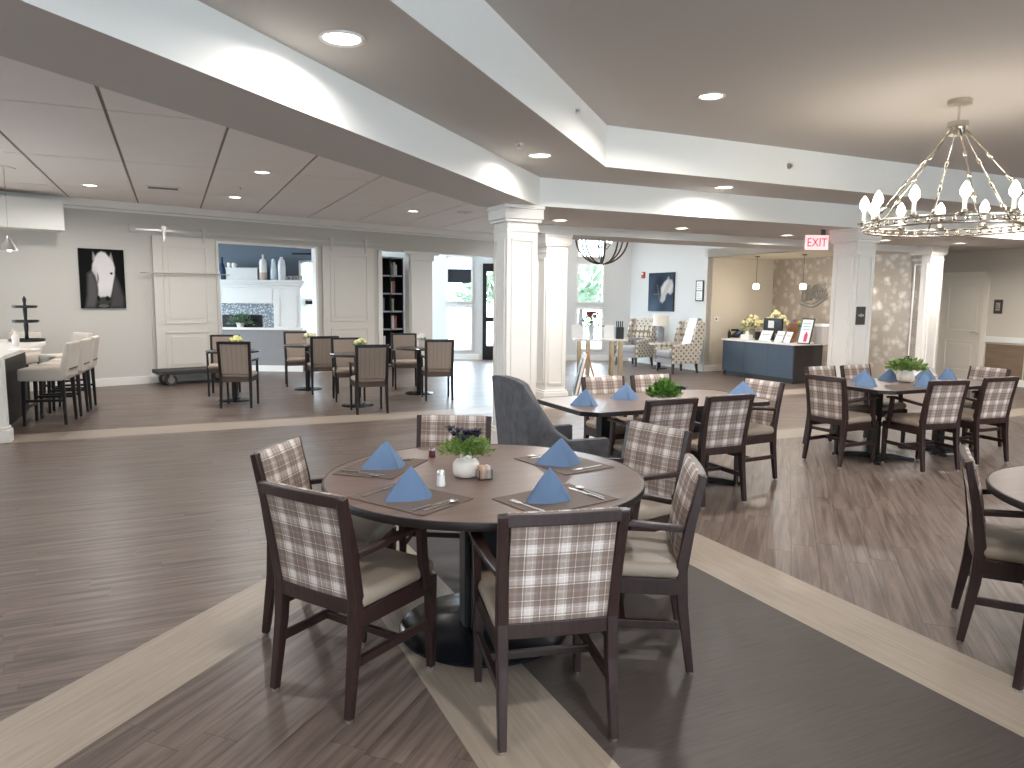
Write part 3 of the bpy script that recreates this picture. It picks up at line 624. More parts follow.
fk = thing('fork', 'x', 'fork', group='dinner forks')
flat([(-.004, -.10), (.004, -.10), (.006, -.09), (.0035, -.02), (.003, .03), (-.003, .03), (-.0035, -.02), (-.006, -.09)], 'f').build('handle', CHROME, fk)
hd = MB().prism(ccw([(-.003, .03), (.003, .03), (.011, .05), (.011, .062), (-.011, .062), (-.011, .05)]), .001, .004)
for k in range(4): x = -.0095 + k * .0063; hd.bar((x, .062, .003), (x, .098, .0045), .0035, .002)
hd.build('tines', CHROME, fk)
kn = thing('table_knife', 'x', 'knife', group='table knives')
flat([(-.006, -.12), (.006, -.12), (.0055, -.02), (-.0055, -.02)], 'h', .006).build('handle', CHROME, kn); flat([(-.0055, -.02), (.0055, -.02), (.009, .02), (.008, .09), (0, .115), (-.0055, .10)], 'b', .002).build('blade', CHROME, kn)
spn = thing('spoon', 'x', 'spoon', group='teaspoons')
flat([(-.005, -.10), (.005, -.10), (.003, 0), (.003, .05), (-.003, .05), (-.003, 0)], 'h').build('handle', CHROME, spn)
bowl = MB(); bl = [(.0004, 0), (.009, .0008), (.015, .004), (.0165, .007), (.015, .007), (.0085, .003), (.0004, .002)]
bowl.lathe(bl, 14); bowl.v = [(x, .068 + y * 1.45, z) for x, y, z in bowl.v]; bowl.build('bowl', CHROME, spn, True)
fu, ku, su = [False], [False], [False]
def setting(T, ang, r, tag_, nz=0., knife_side=1):
    """one place: ang = direction from the table centre in degrees, rotation faces outward"""
    a = math.radians(ang); x, y = T[0] + r * math.cos(a), T[1] + r * math.sin(a); rz = ang + 90
    def loc(u, v): c, s = math.cos(math.radians(rz)), math.sin(math.radians(rz)); return (x + u * c - v * s, y + u * s + v * c)
    m = mat0 if not mused[0] else mat0.copy()
    if mused[0]: COL.objects.link(m)
    mused[0] = True; m.location = (x, y, ftop); m.rotation_euler.z = math.radians(rz); m['label'] = 'brown woven placemat under the napkin at the ' + tag_
    zz = ftop + .0026
    place(nap0, nused, *loc(-.01, .02), nz, 'blue folded napkin at the ' + tag_, zz)
    place(fk, fu, *loc(-.165, -.02), rz + 4, 'steel fork left of the napkin at the ' + tag_, zz); place(kn, ku, *loc(.155, -.02), rz - 3, 'steel knife right of the napkin at the ' + tag_, zz); place(spn, su, *loc(.185, -.01), rz - 6, 'steel spoon beside the knife at the ' + tag_, zz)
for (px, py), nm, nz in (((382, 466), 'far left of the near round table', 48), ((410, 497), 'near left of the near round table', 62), ((563, 462), 'far right of the near round table', 24), ((555, 498), 'near right of the near round table', 60)):
    P = onz(px, py, .755); dx, dy = P.x - T1[0], P.y - T1[1]; setting(T1, math.degrees(math.atan2(dy, dx)), min(math.hypot(dx, dy), .56), nm, nz)
def nap_at(px, py, nz, lb, z=ftop): P = onz(px, py, .75); place(nap0, nused, P.x, P.y, nz, lb, z)
nap_at(586, 405, 30, 'blue folded napkin at the left end of the middle table'); nap_at(626, 399, 10, 'blue folded napkin left of the fern box on the middle table'); nap_at(743, 396, -10, 'blue folded napkin at the right end of the middle table')
for u, v, nz, lb in ((-.70, -.05, 20, 'blue folded napkin at the left end of the right rear table'), (-.42, .22, -5, 'blue folded napkin on the right rear table in front of the far chairs'), (.02, .26, 15, 'blue folded napkin behind the white vase on the right rear table'), (-.14, -.25, 35, 'blue folded napkin in front of the white vase on the right rear table'), (.52, .20, 5, 'blue folded napkin right of the white vase on the right rear table'), (.74, .10, 30, 'blue folded napkin at the right end of the right rear table')):
    x, y = rel(T3, u, v); place(nap0, nused, x, y, nz, lb, ftop)
# ---- centre pieces
rnd = random.Random(3)
def stemflower(mb, st, c, h, spread, n, r):
    for _ in range(n):
        a = rnd.uniform(0, 2 * PI); k = rnd.random(); p = (c[0] + spread * k * math.cos(a), c[1] + spread * k * math.sin(a), c[2] + h * rnd.uniform(.7, 1.05)); st.tube([c, ((c[0] + p[0]) / 2, (c[1] + p[1]) / 2, (c[2] + p[2]) / 2 + .01), p], .0015, 4)
        for j in range(7):
            b = j / 7 * 2 * PI; u = Vector((math.cos(b), math.sin(b), .35)); w = Vector((-math.sin(b), math.cos(b), 0)); q = Vector(p); mb.add([q, q + u * r * .6 + w * r * .35, q + u * r + Vector((0, 0, .003)), q + u * r * .6 - w * r * .35], [(0, 1, 2, 3)])
        mb.sphere(p, r * .35, 6, 4)
P = onz(466, 476, .75)
vs = thing('flower_vase', 'small white bottle vase of greenery and navy flowers on the near round table', 'vase', (P.x, P.y, ftop), 0)
MB().lathe([(.045, 0), (.058, .006), (.063, .03), (.062, .06), (.05, .078), (.03, .088), (.027, .1), (.031, .108), (.027, .108), (.022, .09), (.001, .085)], 28).build('bottle', CERAM, vs, True)
MB().leaves((0, 0, .105), (.125, .10, .085), 900, .021, rnd, .9).build('foliage', mat('leaf_yellowgreen', (.16, .26, .05), .6, var=.5, vscale=40), vs)['kind'] = 'stuff'
mb, st = MB(), MB(); stemflower(mb, st, (0, 0, .10), .125, .085, 12, .032); mb.build('blossoms', NAVYF, vs); st.build('stems', GREEN, vs)
P = onz(441, 486, .75); sh = thing('salt_shaker', 'small clear salt shaker with a steel lid beside the white vase', 'shaker', (P.x, P.y, ftop))
MB().lathe([(.020, 0), (.021, .004), (.017, .05), (.001, .05)], 16).build('glass_body', mat('salt_glass', (.82, .80, .78), .15), sh, True, angle=50); MB().lathe([(.0175, .05), (.0175, .062), (.012, .072), (.001, .074)], 16).build('lid', CHROME, sh, True, angle=50)
P = onz(432, 457, .75); sh = thing('pepper_shaker', 'small dark red shaker behind the white vase', 'shaker', (P.x, P.y, ftop))
MB().lathe([(.018, 0), (.019, .004), (.016, .035), (.001, .035)], 14).build('body', mat('dark_red', (.10, .015, .02), .3), sh, True, angle=50); MB().lathe([(.016, .035), (.016, .045), (.001, .05)], 14).build('lid', CHROME, sh, True, angle=50)
P = onz(484, 479, .75); ca = thing('glass_caddy', 'square glass caddy of pastel sweetener packets right of the white vase', 'caddy', (P.x, P.y, ftop), .4)
g = MB()
for a, b in (((-.032, -.026, 0), (.032, -.023, .045)), ((-.032, .023, 0), (.032, .026, .045)), ((-.032, -.023, 0), (-.029, .023, .045)), ((.029, -.023, 0), (.032, .023, .045)), ((-.029, -.023, 0), (.029, .023, .003))): g.b2(a, b)
g.build('glass_box', GLASS, ca)
for k, c in enumerate(((.75, .45, .35), (.8, .7, .45), (.75, .5, .5), (.85, .82, .75))): MB().box((-.02 + k * .013, 0, .034), (.010, .040, .056)).build('packets', mat('packet_%d' % k, c, .7), ca)
P = onz(666, 404, .75)
fb = thing('fern_box', 'low pale planter of green ferns and dark blooms on the middle table', 'planter', (P.x, P.y, ftop), TH)
MB().rbox((0, 0, .04), (.20, .10, .08), .012).build('box', CERAM, fb, True, angle=50)
MB().leaves((-.02, 0, .07), (.15, .10, .11), 700, .04, rnd, .9).build('fern', GREEN, fb)['kind'] = 'stuff'
mb, st = MB(), MB(); stemflower(mb, st, (.09, -.03, .07), .07, .07, 9, .028); mb.build('blossoms', NAVYF, fb); st.build('stems', GREEN, fb)
x, y = rel(T3, -.02, .05)
v3 = thing('flower_vase', 'round white vase with bushy greenery on the right rear table', 'vase', (x, y, ftop))
MB().lathe([(.05, 0), (.08, .02), (.088, .06), (.075, .10), (.04, .125), (.045, .135), (.001, .13)], 24).build('vase', CERAM, v3, True)
MB().leaves((0, 0, .13), (.20, .15, .11), 800, .045, rnd, .8).build('foliage', GREENP, v3)['kind'] = 'stuff'
mb, st = MB(), MB(); stemflower(mb, st, (0, 0, .13), .14, .07, 8, .032); mb.build('blossoms', NAVYF, v3); st.build('stems', GREEN, v3)
# ---- grey wing chair between the tables (front = +y)
gchair = thing('wing_chair', 'dark grey velvet armchair with a tall back, behind the round table', 'armchair', (.30, 5.16, 0), math.radians(-68))
n, m = 10, 12; vsb = []
def shell(layer):
    out = []
    for j in range(m + 1):
        v_ = j / m
        for i in range(2 * n + 1):
            a = (i - n) / n                      # -1 left arm tip .. 1 right arm tip
            k = min(1, abs(a) / .42); w_ = .31; r_ = .0 if layer == 0 else .06
            if abs(a) <= .42: x = a / .42 * (w_ - r_); yy = -.30 + r_ - .02 * (1 - k * k); top = 1.04 - .03 * k ** 3
            else: s_ = (abs(a) - .42) / .58; x = math.copysign(w_ - r_, a); yy = -.30 + r_ + s_ * (.58 - r_); top = .62 + (1.01 - .62) * max(0, 1 - s_ * 2.1) ** 1.6
            z = .16 + (top - .16) * v_; out.append((x, yy - .10 * max(0, (z - .4)) * (1 if abs(a) <= .42 else max(0, 1 - s_ * 1.3)), z))
    return out
Aa, Bb = shell(0), shell(1); N = len(Aa); w2 = 2 * n + 1; fs = []
for j in range(m):
    for i in range(2 * n): a = j * w2 + i; fs += [(a, a + w2, a + w2 + 1, a + 1), (N + a, N + a + 1, N + a + w2 + 1, N + a + w2)]
for i in range(2 * n): a = m * w2 + i; fs += [(a, N + a, N + a + 1, a + 1)]; fs += [(i, i + 1, N + i + 1, N + i)]
for j in range(m): fs += [(j * w2, N + j * w2, N + (j + 1) * w2, (j + 1) * w2), (j * w2 + 2 * n, (j + 1) * w2 + 2 * n, N + (j + 1) * w2 + 2 * n, N + j * w2 + 2 * n)]
MB().add(Aa + Bb, fs).build('back_shell', GREYV, gchair, True, angle=60)
MB().rbox((0, .03, .40), (.50, .54, .15), .05, 4, .01).build('seat_cushion', GREYV, gchair, True, angle=60); MB().rbox((0, .02, .24), (.52, .52, .17), .02).build('seat_base', GREYV, gchair, True, angle=60)
for sx in (-1, 1):
    for y_ in (-.22, .22): MB().bar((sx * .24, y_, .17), (sx * .25, y_ * 1.06, 0), .045, .045, .028, .028).build('leg', DARK, gchair)
# ================================================================== SLIDING DOOR WALL
BR = math.radians(42)
def bwt(name, label, cat, group=None): return thing(name, label, cat, (A0[0], A0[1], 0), BR, group)
def bwp(s, y): return (A0[0] + s * BU[0] - y * BU[1], A0[1] + s * BU[1] + y * BU[0])     # wall frame -> world (y<0 into the room)
BDM = mat('barn_door_paint', (.66, .635, .58), .55)
for s0, s1, z0, lb in ((.68, 1.77, .06, 'white two-panel sliding barn door behind the flatbed cart'), (3.96, 5.17, .06, 'white two-panel sliding barn door right of the fireplace opening')):
    d = bwt('barn_door', lb, 'door', 'sliding barn doors')
    MB().b2((s0, -.065, z0), (s1, -.03, 2.62)).build('slab', BDM, d, bevel=.003)
    for a, b in ((.22, .92), (1.06, 2.46)):
        mb = MB(); panel_frame(mb, s0 + .16, s1 - .16, a, b, -.065, .03, .012); mb.b2((s0 + .25, -.073, a + .09), (s1 - .25, -.065, b - .09)); mb.build('door_panel', BDM, d, bevel=.004)
    for x in (s0 + .2, s1 - .2):
        h = MB().b2((x - .02, -.08, 2.52), (x + .02, -.066, 2.78)).build('hanger_strap', CHROME, d)
        w = MB().lathe([(.045, -.01), (.045, .01)], 16); w.v = [(x + a, -.08 + c, 2.765 + b) for a, b, c in w.v]; w.build('hanger_wheel', CHROME, h)
r_ = bwt('barn_door_rail', 'steel sliding door rail on a long white board', 'rail')
MB().b2((.33, -.022, 2.66), (5.45, -.001, 2.80)).build('backing_board', WALL, r_, bevel=.003); MB().b2((.42, -.062, 2.70), (5.4, -.05, 2.735)).build('rail_bar', CHROME, r_)
for k in range(7): MB().b2((.6 + k * .77 - .012, -.05, 2.705), (.6 + k * .77 + .012, -.02, 2.73)).build('standoff', CHROME, r_)
ct = bwt('flatbed_cart', 'dark flatbed trolley with a thin steel handle frame by the barn door', 'cart')
MB().b2((.56, -.68, .20), (1.86, -.12, .27)).build('platform', mat('cart_deck', (.035, .032, .035), .6), ct, bevel=.01)
for sx in (.74, 1.68):
    for sy in (-.58, -.22):
        w = MB().lathe([(.06, -.022), (.095, -.022), (.1, -.012), (.1, .012), (.095, .022), (.06, .022)], 20); w.v = [(sx + a, sy + c, .10 + b) for a, b, c in w.v]; w.build('wheel', mat('rubber_grey', (.06, .06, .065), .7), ct, True, angle=40)
        h = MB().lathe([(.058, -.024), (.058, .024)], 14); h.v = [(sx + a, sy + c, .10 + b) for a, b, c in h.v]; h.build('hub', CHROME, ct)
        MB().b2((sx - .03, sy - .03, .10), (sx + .03, sy + .03, .21)).build('caster_fork', CHROME, ct)
MB().tube([(.60, -.14, .26), (.60, -.14, 1.97)], .011).tube([(1.82, -.14, .26), (1.82, -.14, 1.97)], .011).tube([(.45, -.14, 1.97), (2.0, -.14, 1.97)], .011).build('handle_frame', CHROME, ct)
# ---- pictures painted as colour on a fine canvas grid
def canvas(name, label, w, h, fn, loc, rz, nu=56, nv=76):
    t = thing(name, label, 'picture', loc, rz)
    MB().b2((0, -.035, 0), (w, 0, h)).build('canvas_edge', FBLACK, t)
    vs = []; fs = []
    for j in range(nv + 1):
        for i in range(nu + 1): vs.append((w * i / nu, -.036, h * j / nv))
    for j in range(nv):
        for i in range(nu): a = j * (nu + 1) + i; fs.append((a, a + 1, a + nu + 2, a + nu + 1))
    m = bpy.data.materials.new(name + '_print'); m.use_nodes = True; at = nd(m.node_tree, 'ShaderNodeVertexColor', layer_name='print'); bs = m.node_tree.nodes['Principled BSDF']; bs.inputs['Roughness'].default_value = .8; bs.inputs['Specular IOR Level'].default_value = .1
    m.node_tree.links.new(at.outputs[0], bs.inputs['Base Color']); o = MB().add(vs, fs).build('printed_face', m, t)
    ca_ = o.data.color_attributes.new('print', 'FLOAT_COLOR', 'POINT')
    for j in range(nv + 1):
        for i in range(nu + 1): ca_.data[j * (nu + 1) + i].color = (*fn(i / nu, 1 - j / nv), 1)
    return t
def pdist(poly, x, y):
    ins = False; d = 1e9; n = len(poly)
    for i in range(n):
        (x1, y1), (x2, y2) = poly[i], poly[(i + 1) % n]
        if (y1 > y) != (y2 > y) and x < (x2 - x1) * (y - y1) / (y2 - y1) + x1: ins = not ins
        t = max(0, min(1, ((x - x1) * (x2 - x1) + (y - y1) * (y2 - y1)) / ((x2 - x1) ** 2 + (y2 - y1) ** 2 + 1e-12))); d = min(d, math.hypot(x - x1 - t * (x2 - x1), y - y1 - t * (y2 - y1)))
    return -d if ins else d
def sm(e0, e1, x): t = max(0, min(1, (x - e0) / (e1 - e0))); return t * t * (3 - 2 * t)
def U1(L): return [((a - 190) / 425, (b - 95) / 560) for a, b in L]
HEAD = U1([(340, 175), (368, 135), (400, 118), (438, 126), (470, 165), (508, 205), (523, 270), (518, 340), (500, 420), (482, 500), (468, 548), (440, 560), (380, 560), (352, 540), (356, 480), (350, 410), (334, 350), (306, 300), (314, 240)])
EARS = [U1([(322, 118), (345, 165), (335, 195), (318, 205)]), U1([(492, 125), (508, 190), (490, 205), (470, 180)])]
NECK = U1([(310, 300), (350, 420), (350, 560), (320, 650), (230, 650), (255, 520), (265, 330)]); CHEST = U1([(520, 330), (560, 420), (600, 560), (590, 650), (460, 650), (480, 500)])
def horse_one(u, v):
    c = .008
    for P_, k in ((NECK, .10), (CHEST, .07)): c = max(c, k * sm(.06, -.06, pdist(P_, u, v)))
    for e in EARS: c = max(c, .35 * sm(.012, -.012, pdist(e, u, v)))
    f = sm(.015, -.02, pdist(HEAD, u, v)); shade = .72 - .25 * sm(.42, .34, u) * sm(.2, .5, v) - .1 * sm(.62, .8, v); c = c * (1 - f) + shade * f
    def blob(cx, cy, rx, ry, k):
        nonlocal c
        e = ((u - cx) / rx) ** 2 + ((v - cy) / ry) ** 2; c = c * (1 - sm(1.4, .5, e)) + k * sm(1.4, .5, e)
    blob(*U1([(488, 322)])[0], .032, .022, .01); blob(*U1([(405, 585)])[0], .15, .075, .05); blob(*U1([(440, 560)])[0], .05, .045, .012); blob(*U1([(355, 560)])[0], .035, .05, .012); blob(*U1([(358, 370)])[0], .018, .09, .12); blob(*U1([(400, 632)])[0], .12, .03, .12)
    return (c * 1.02, c * .98, c * 1.0)
def U2(L): return [((a - 442) / 140, (b - 180) / 210) for a, b in L]
H2P = U2([(512, 262), (530, 232), (550, 215), (572, 222), (579, 250), (578, 285), (566, 300), (552, 288), (542, 300), (536, 328), (522, 345), (510, 332), (516, 300)]); H2E = U2([(545, 216), (552, 200), (560, 216)])
def horse_two(u, v):
    b = .045 + .02 * math.sin(9 * u + 3 * v) * math.sin(5 * v) + .05 * sm(.35, 1, v) * (1 - u)
    c = [b * .8, b * 1.15, b * 1.7]; f = max(sm(.03, -.03, pdist(H2P, u, v)), .6 * sm(.02, -.02, pdist(H2E, u, v)))
    w = .55 - .12 * sm(.2, .9, abs(math.sin(11 * u + 7 * v)))
    c = [a * (1 - f) + w * k * f for a, k in zip(c, (1.02, 1., .96))]
    if abs(u - .42 - .25 * (v - .55)) < .012 and .3 < v < .8: c = [.16, .15, .15]
    if abs(v - .56) < .012 and .2 < u < .5: c = [.15, .12, .11]
    return tuple(c)
x, y = bwp(-.47, -.001); canvas('horse_picture', 'black canvas picture of a white horse head facing us', .69, 1.0, horse_one, (x, y, 1.345), BR)
x, y = W(10.72, 15.0); canvas('horse_picture', 'slate blue canvas picture of a white horse above the table lamp', 1.0, .92, horse_two, (x, y, 1.31), TH - PI / 2)
# ---- bulkhead over the bar, ceiling fittings
struct(MB().b2((-4.2, -.55, 2.58), (-.74, 0, 3.04)).build('trim_8', BEAMM, loc=(A0[0], A0[1], 0), rz=BR), 'white bulkhead box in the upper left corner above the bar', 'trim')
P = onz(163, 187.5, H3); vt = thing('ceiling_vent', 'slotted air vent in the panel ceiling near the sliding doors', 'vent', (P.x, P.y, H3), TH)
MB().b2((-.24, -.12, -.012), (.24, .12, -.001)).build('frame', WHITE, vt, bevel=.003)
for k in range(4): MB().b2((-.2, -.09 + k * .05, -.016), (.2, -.06 + k * .05, -.0118)).build('slot', FBLACK if k % 2 else SEAMD, vt)
P = onz(465, 212, H3); sp_ = thing('ceiling_speaker', 'flat round white speaker in the panel ceiling left of the near column', 'speaker', (P.x, P.y, H3)); MB().lathe([(.15, 0), (.15, -.008), (.13, -.016), (.001, -.016)], 28).build('grille', mat('speaker_grille', (.6, .66, .72), .6), sp_, True, angle=30); MB().lathe([(.02, -.016), (.02, -.02), (.001, -.02)], 12).build('centre_cap', SEAMD, sp_)
def sprinkler(pt, lb, rz=0., side=False):
    t = thing('sprinkler_head', lb, 'sprinkler', pt, rz, 'fire sprinkler heads'); mb = MB().lathe([(.001, 0), (.032, 0), (.03, -.008), (.012, -.012), (.012, -.03), (.001, -.03)], 14); d_ = MB().lathe([(.001, -.034), (.018, -.034), (.018, -.037), (.001, -.037)], 12)
    if side:
        for m_ in (mb, d_): m_.v = [(a, c, b) for a, b, c in m_.v]
    mb.build('body', CHROME, t, True, angle=40); d_.build('deflector', CHROME, t)
fa = W(3.64, 5.83); u45 = (math.cos(D45 + TH), math.sin(D45 + TH))
P = onwall(575, 111, fa, u45); sprinkler((P.x, P.y, P.z), 'small sprinkler head on the slanting tray edge', D45 + TH, True)
P = onwall(789, 166, fa, UU); sprinkler((P.x, P.y, P.z), 'small sprinkler head on the straight tray edge', TH, True)
sprinkler(onz(519, 143, H1), 'small sprinkler head in the ceiling border beside the recessed light'); sprinkler(onz(241, 187, H3), 'small sprinkler head in the panel ceiling')
# ================================================================== FIREPLACE
FY = 15.33
def fx(px): return aty(px, 300, FY).x
def fz(py, px=260): return aty(px, py, FY).z
zm, zh = fz(280), fz(327.5); xr, xi = fx(300), fx(273); wl = xr - xi; xo = xi - 2.1
fp = thing('fireplace', 'white mantel fireplace with patterned tile and a grey raised hearth', 'fireplace', (0, FY, 0))
FPW = mat('mantel_white', (.74, .74, .72), .45)
MB().b2((xo - wl - .12, -.02, .0), (xr + .02, .4, zh - .05)).build('hearth_base', mat('hearth_grey', (.24, .23, .23), .6, var=.05), fp)
MB().b2((xo - wl - .14, -.035, .0), (xr + .04, -.02, .13)).build('baseboard', WHITE, fp); MB().b2((xo - wl - .16, -.06, zh - .05), (xr + .06, .4, zh)).build('hearth_slab', MARBLE, fp, bevel=.004)
for a, b in ((xi, xr), (xo - wl, xo)):
    MB().b2((a, .02, zh), (b, .4, zm - .16)).build('pilaster', FPW, fp); mb = MB(); panel_frame(mb, a + .1, b - .06, zh + .04, zm - .32, .02, .03, .012); mb.build('pilaster_panel', FPW, fp)
zo = fz(303.5); MB().b2((xo, .02, zo), (xi, .4, zm - .16)).build('frieze', FPW, fp)
mb = MB(); panel_frame(mb, xo + .02, xi - .02, zo + .03, zm - .2, .02, .02, .01); mb.build('frieze_panel', FPW, fp)
MB().b2((xo - wl - .03, -.01, zm - .16), (xr + .03, .42, zm - .10)).b2((xo - wl - .07, -.06, zm - .10), (xr + .07, .42, zm - .05)).build('crown', FPW, fp, bevel=.008); MB().b2((xo - wl - .12, -.10, zm - .05), (xr + .12, .42, zm)).build('mantel_shelf', FPW, fp, bevel=.004)
tl = speckle('hex_tile', (.62, .66, .68), (.20, .24, .28), 26, .30, .5, .3); MB().b2((xo, .14, zh), (xi, .2, zo)).build('tile_surround', tl, fp)
MB().b2((xo + .35, .12, zh), (xi - .28, .14, zh + .26)).build('firebox', FBLACK, fp)
def onm(px, dy=.14): X = aty(px, 280, FY + dy).x; return (X, FY + dy, zm)
def vase(name, label, cat, prof, px, m, n=20, dy=.14, z=None, k=1.): t = thing(name, label, cat, onm(px, dy)); MB().lathe([(r * k, zz * k) for r, zz in prof], n).build('body', m, t, True, angle=55); return t
BLUEV = mat('navy_glaze', (.03, .07, .14), .25)
v_ = vase('bottle_vase', 'tall white bottle vase with a sandy base on the mantel', 'vase', [(.06, 0), (.075, .01), (.075, .16), (.001, .16)], 263.5, mat('sandy_base', (.55, .45, .38), .7)); MB().lathe([(.0755, .16), (.076, .36), (.06, .42), (.022, .45), (.022, .52), (.028, .53), (.001, .53)], 20).build('neck', mat('matte_white', (.78, .78, .76), .6), v_, True, angle=50)
v_ = vase('bottle_vase', 'clear glass bottle vase between the white vases on the mantel', 'vase', [(.05, 0), (.07, .02), (.065, .2), (.045, .4), (.04, .43), (.034, .43), (.04, .39), (.058, .2), (.06, .03), (.001, .02)], 274, mat('smoky_glass', (.55, .66, .72), .1)); MB().lathe([(.042, .43), (.047, .437), (.042, .444), (.036, .437)], 16, ring=True).build('rim', GLASS, v_)
v_ = vase('bottle_vase', 'white shouldered bottle vase right of the glass vase on the mantel', 'vase', [(.06, 0), (.078, .02), (.08, .28), (.065, .40), (.03, .46), (.001, .46)], 282, mat('pale_glaze', (.72, .72, .76), .4), 18); MB().lathe([(.03, .455), (.035, .47), (.028, .485), (.001, .485)], 16).build('lip', CERAM, v_)
v_ = vase('bottle_vase', 'navy blue bottle vase at the left of the mantel', 'vase', [(.05, 0), (.068, .02), (.064, .18), (.05, .3), (.022, .36), (.022, .46), (.001, .46)], 222.5, BLUEV); MB().lathe([(.022, .46), (.03, .468), (.001, .47)], 16).build('lip', BLUEV, v_)
o = thing('decor_plate', 'round white plate propped at the left end of the mantel', 'plate', onm(214, .08)); pm_ = MB().lathe([(.001, 0), (.12, .004), (.13, .012), (.12, .016), (.001, .012)], 24); pm_.v = [(a, c, b + .13) for a, b, c in pm_.v]; pm_.build('dish', CERAM, o, True, angle=50); pm_ = MB().lathe([(.05, -.002), (.055, -.006), (.06, -.002)], 24, ring=True); pm_.v = [(a, c, b + .13) for a, b, c in pm_.v]; pm_.build('ring', CERAM, o)
X0, X1 = onm(227)[0], onm(258)[0]; o = thing('long_box', 'long whitewashed wooden box lying on the mantel', 'box', (X0, FY + .10, zm)); MB().b2((0, 0, 0), (X1 - X0, .2, .235)).build('body', mat('whitewash', (.70, .71, .70), .7, var=.08), o, bevel=.006); MB().b2((-.01, -.01, .235), (X1 - X0 + .01, .21, .255)).build('lid', mat('whitewash', (.7, .7, .7)), o)
for px, lb in ((229.7, 'small white cup standing on the long box, left of two'), (234.7, 'small white cup standing on the long box, right of two')):
    p_ = onm(px); o = thing('small_cup', lb, 'cup', (p_[0], p_[1], zm + .255), 0, 'small white cups'); MB().lathe([(.03, 0), (.038, .01), (.042, .10), (.036, .10), (.033, .015), (.001, .012)], 16).build('bowl', CERAM, o, True, angle=50); MB().tube([(.04, 0, .08), (.06, 0, .06), (.04, 0, .03)], .006, 6).build('handle', CERAM, o)
o = thing('chain_knot', 'grey decorative chain links beside the vases on the mantel', 'ornament', onm(294.5, .05))
for k in range(4): a = k * .9; MB().tube([(-.11 + .07 * k + .05 * math.cos(b_), .03 * math.sin(a) + .02 * math.sin(b_), .045 + .04 * math.sin(b_)) for b_ in [i * PI / 6 for i in range(12)]], .014, 6, True).build('link', mat('chain_grey', (.32, .32, .33), .6), o, True)
o = thing('hearth_plant', 'trailing green plant on the fireplace hearth', 'plant', (fx(240), FY - .02, zh + .001)); MB().lathe([(.06, 0), (.09, .10), (.001, .10)], 14).build('pot', CERAM, o); MB().leaves((0, 0, .06), (.26, .1, .22), 320, .075, rnd, .9).build('foliage', mat('sage_leaf', (.16, .26, .17), .7), o)['kind'] = 'stuff'
# ================================================================== BOOKCASE
bk = bwt('bookcase', 'tall black open bookcase of square cubbies in the niche', 'bookcase'); bx0, bx1, bz = 5.42, 6.10, 2.48
MB().b2((bx0, .50, 0), (bx1, .53, bz)).build('back_panel', FBLACK, bk)
for k in range(3): x = bx0 + (bx1 - bx0 - .03) * k / 2; MB().b2((x, .2, 0), (x + .03, .5, bz)).build('upright', FBLACK, bk)
for k in range(7): z = .03 + (bz - .06) * k / 6; MB().b2((bx0 + .03, .2, z), (bx1 - .03, .5, z + .035)).build('shelf', mat('shelf_edge', (.30, .32, .35), .5), bk)
bc = [(.55, .52, .45), (.12, .16, .24), (.35, .1, .08), (.6, .6, .62), (.1, .22, .16), (.7, .68, .6), (.22, .2, .2)]; nb = 0
for r_i in range(6):
    for c_i in range(2):
        z = .03 + (bz - .06) * r_i / 6 + .036; x = bx0 + .05 + c_i * .325; hb = rnd.choice((3, 4, 2))
        for k in range(hb):
            w_ = rnd.uniform(.03, .05); h_ = rnd.uniform(.20, .30); nb += 1; ci = (nb * 3 + r_i) % 7; px_, py_ = bwp(x + w_ / 2, .35)
            o = thing('book', '%s book standing on bookcase shelf %s from the floor, %s half' % (('cream', 'navy', 'red', 'grey', 'green', 'ivory', 'charcoal')[ci], ('first', 'second', 'third', 'fourth', 'fifth', 'sixth')[r_i], ('left', 'right')[c_i]), 'book', (px_, py_, z), BR, 'books in the black bookcase')
            m_ = mat('book_%d' % ci, bc[ci], .7); MB().b2((-w_ / 2, -.08, 0), (-w_ / 2 + .003, .08, h_)).b2((w_ / 2 - .003, -.08, 0), (w_ / 2, .08, h_)).b2((-w_ / 2, -.083, 0), (w_ / 2, -.08, h_)).build('cover', m_, o); MB().b2((-w_ / 2 + .003, -.08, .004), (w_ / 2 - .003, .074, h_ - .004)).build('pages', PAPER, o)
            x += w_ + .004
# ================================================================== BISTRO SET
def make_bistro_chair():
    t = thing('bistro_chair', 'x', 'chair', group='quilted bistro chairs'); dk = EDGE
    for sx in (-1, 1):
        MB().path([(sx * .205, -.235, 0), (sx * .20, -.205, .46), (sx * .208, -.27, .945)], [(.03, .034), (.042, .045), (.042, .03)]).build('leg', dk, t, bevel=.003)
        MB().path([(sx * .21, .21, 0), (sx * .212, .205, .45), (sx * .22, .17, .66)], [(.026, .028), (.034, .036), (.028, .03)]).build('leg', dk, t, bevel=.003)
        MB().path([(sx * .207, -.22, .66), (sx * .225, 0, .672), (sx * .222, .19, .668)], [(.03, .024), (.036, .022), (.036, .022)]).build('armrest', dk, t, bevel=.004); MB().bar((sx * .2, -.2, .40), (sx * .21, .2, .40), .028, .06).build('apron', dk, t)
    for y_ in (-.205, .205): MB().bar((-.2, y_, .40), (.2, y_, .40), .03, .06).build('apron', mat('bistro_wood', (.10, .07, .055), .4), t)
    MB().rbox((0, .01, .46), (.44, .44, .06), .025, 3, .01).build('seat', QUILT, t, True, angle=60); MB().bar((-.205, -.268, .927), (.205, -.268, .927), .03, .042).build('back_rail', dk, t, bevel=.003)
    pn = MB().path([(0, -.212, .49), (0, -.235, .70), (0, -.262, .915)], (.385, .035)).build('back_pad', QUILT, t, bevel=.008)
    for k in range(6): MB().path([(-.16 + k * .064, -.231, .50), (-.16 + k * .064, -.255, .70), (-.16 + k * .064, -.282, .905)], (.004, .003)).build('quilt_seam', mat('quilt_seam', (.2, .16, .13), .8), pn)
    return t
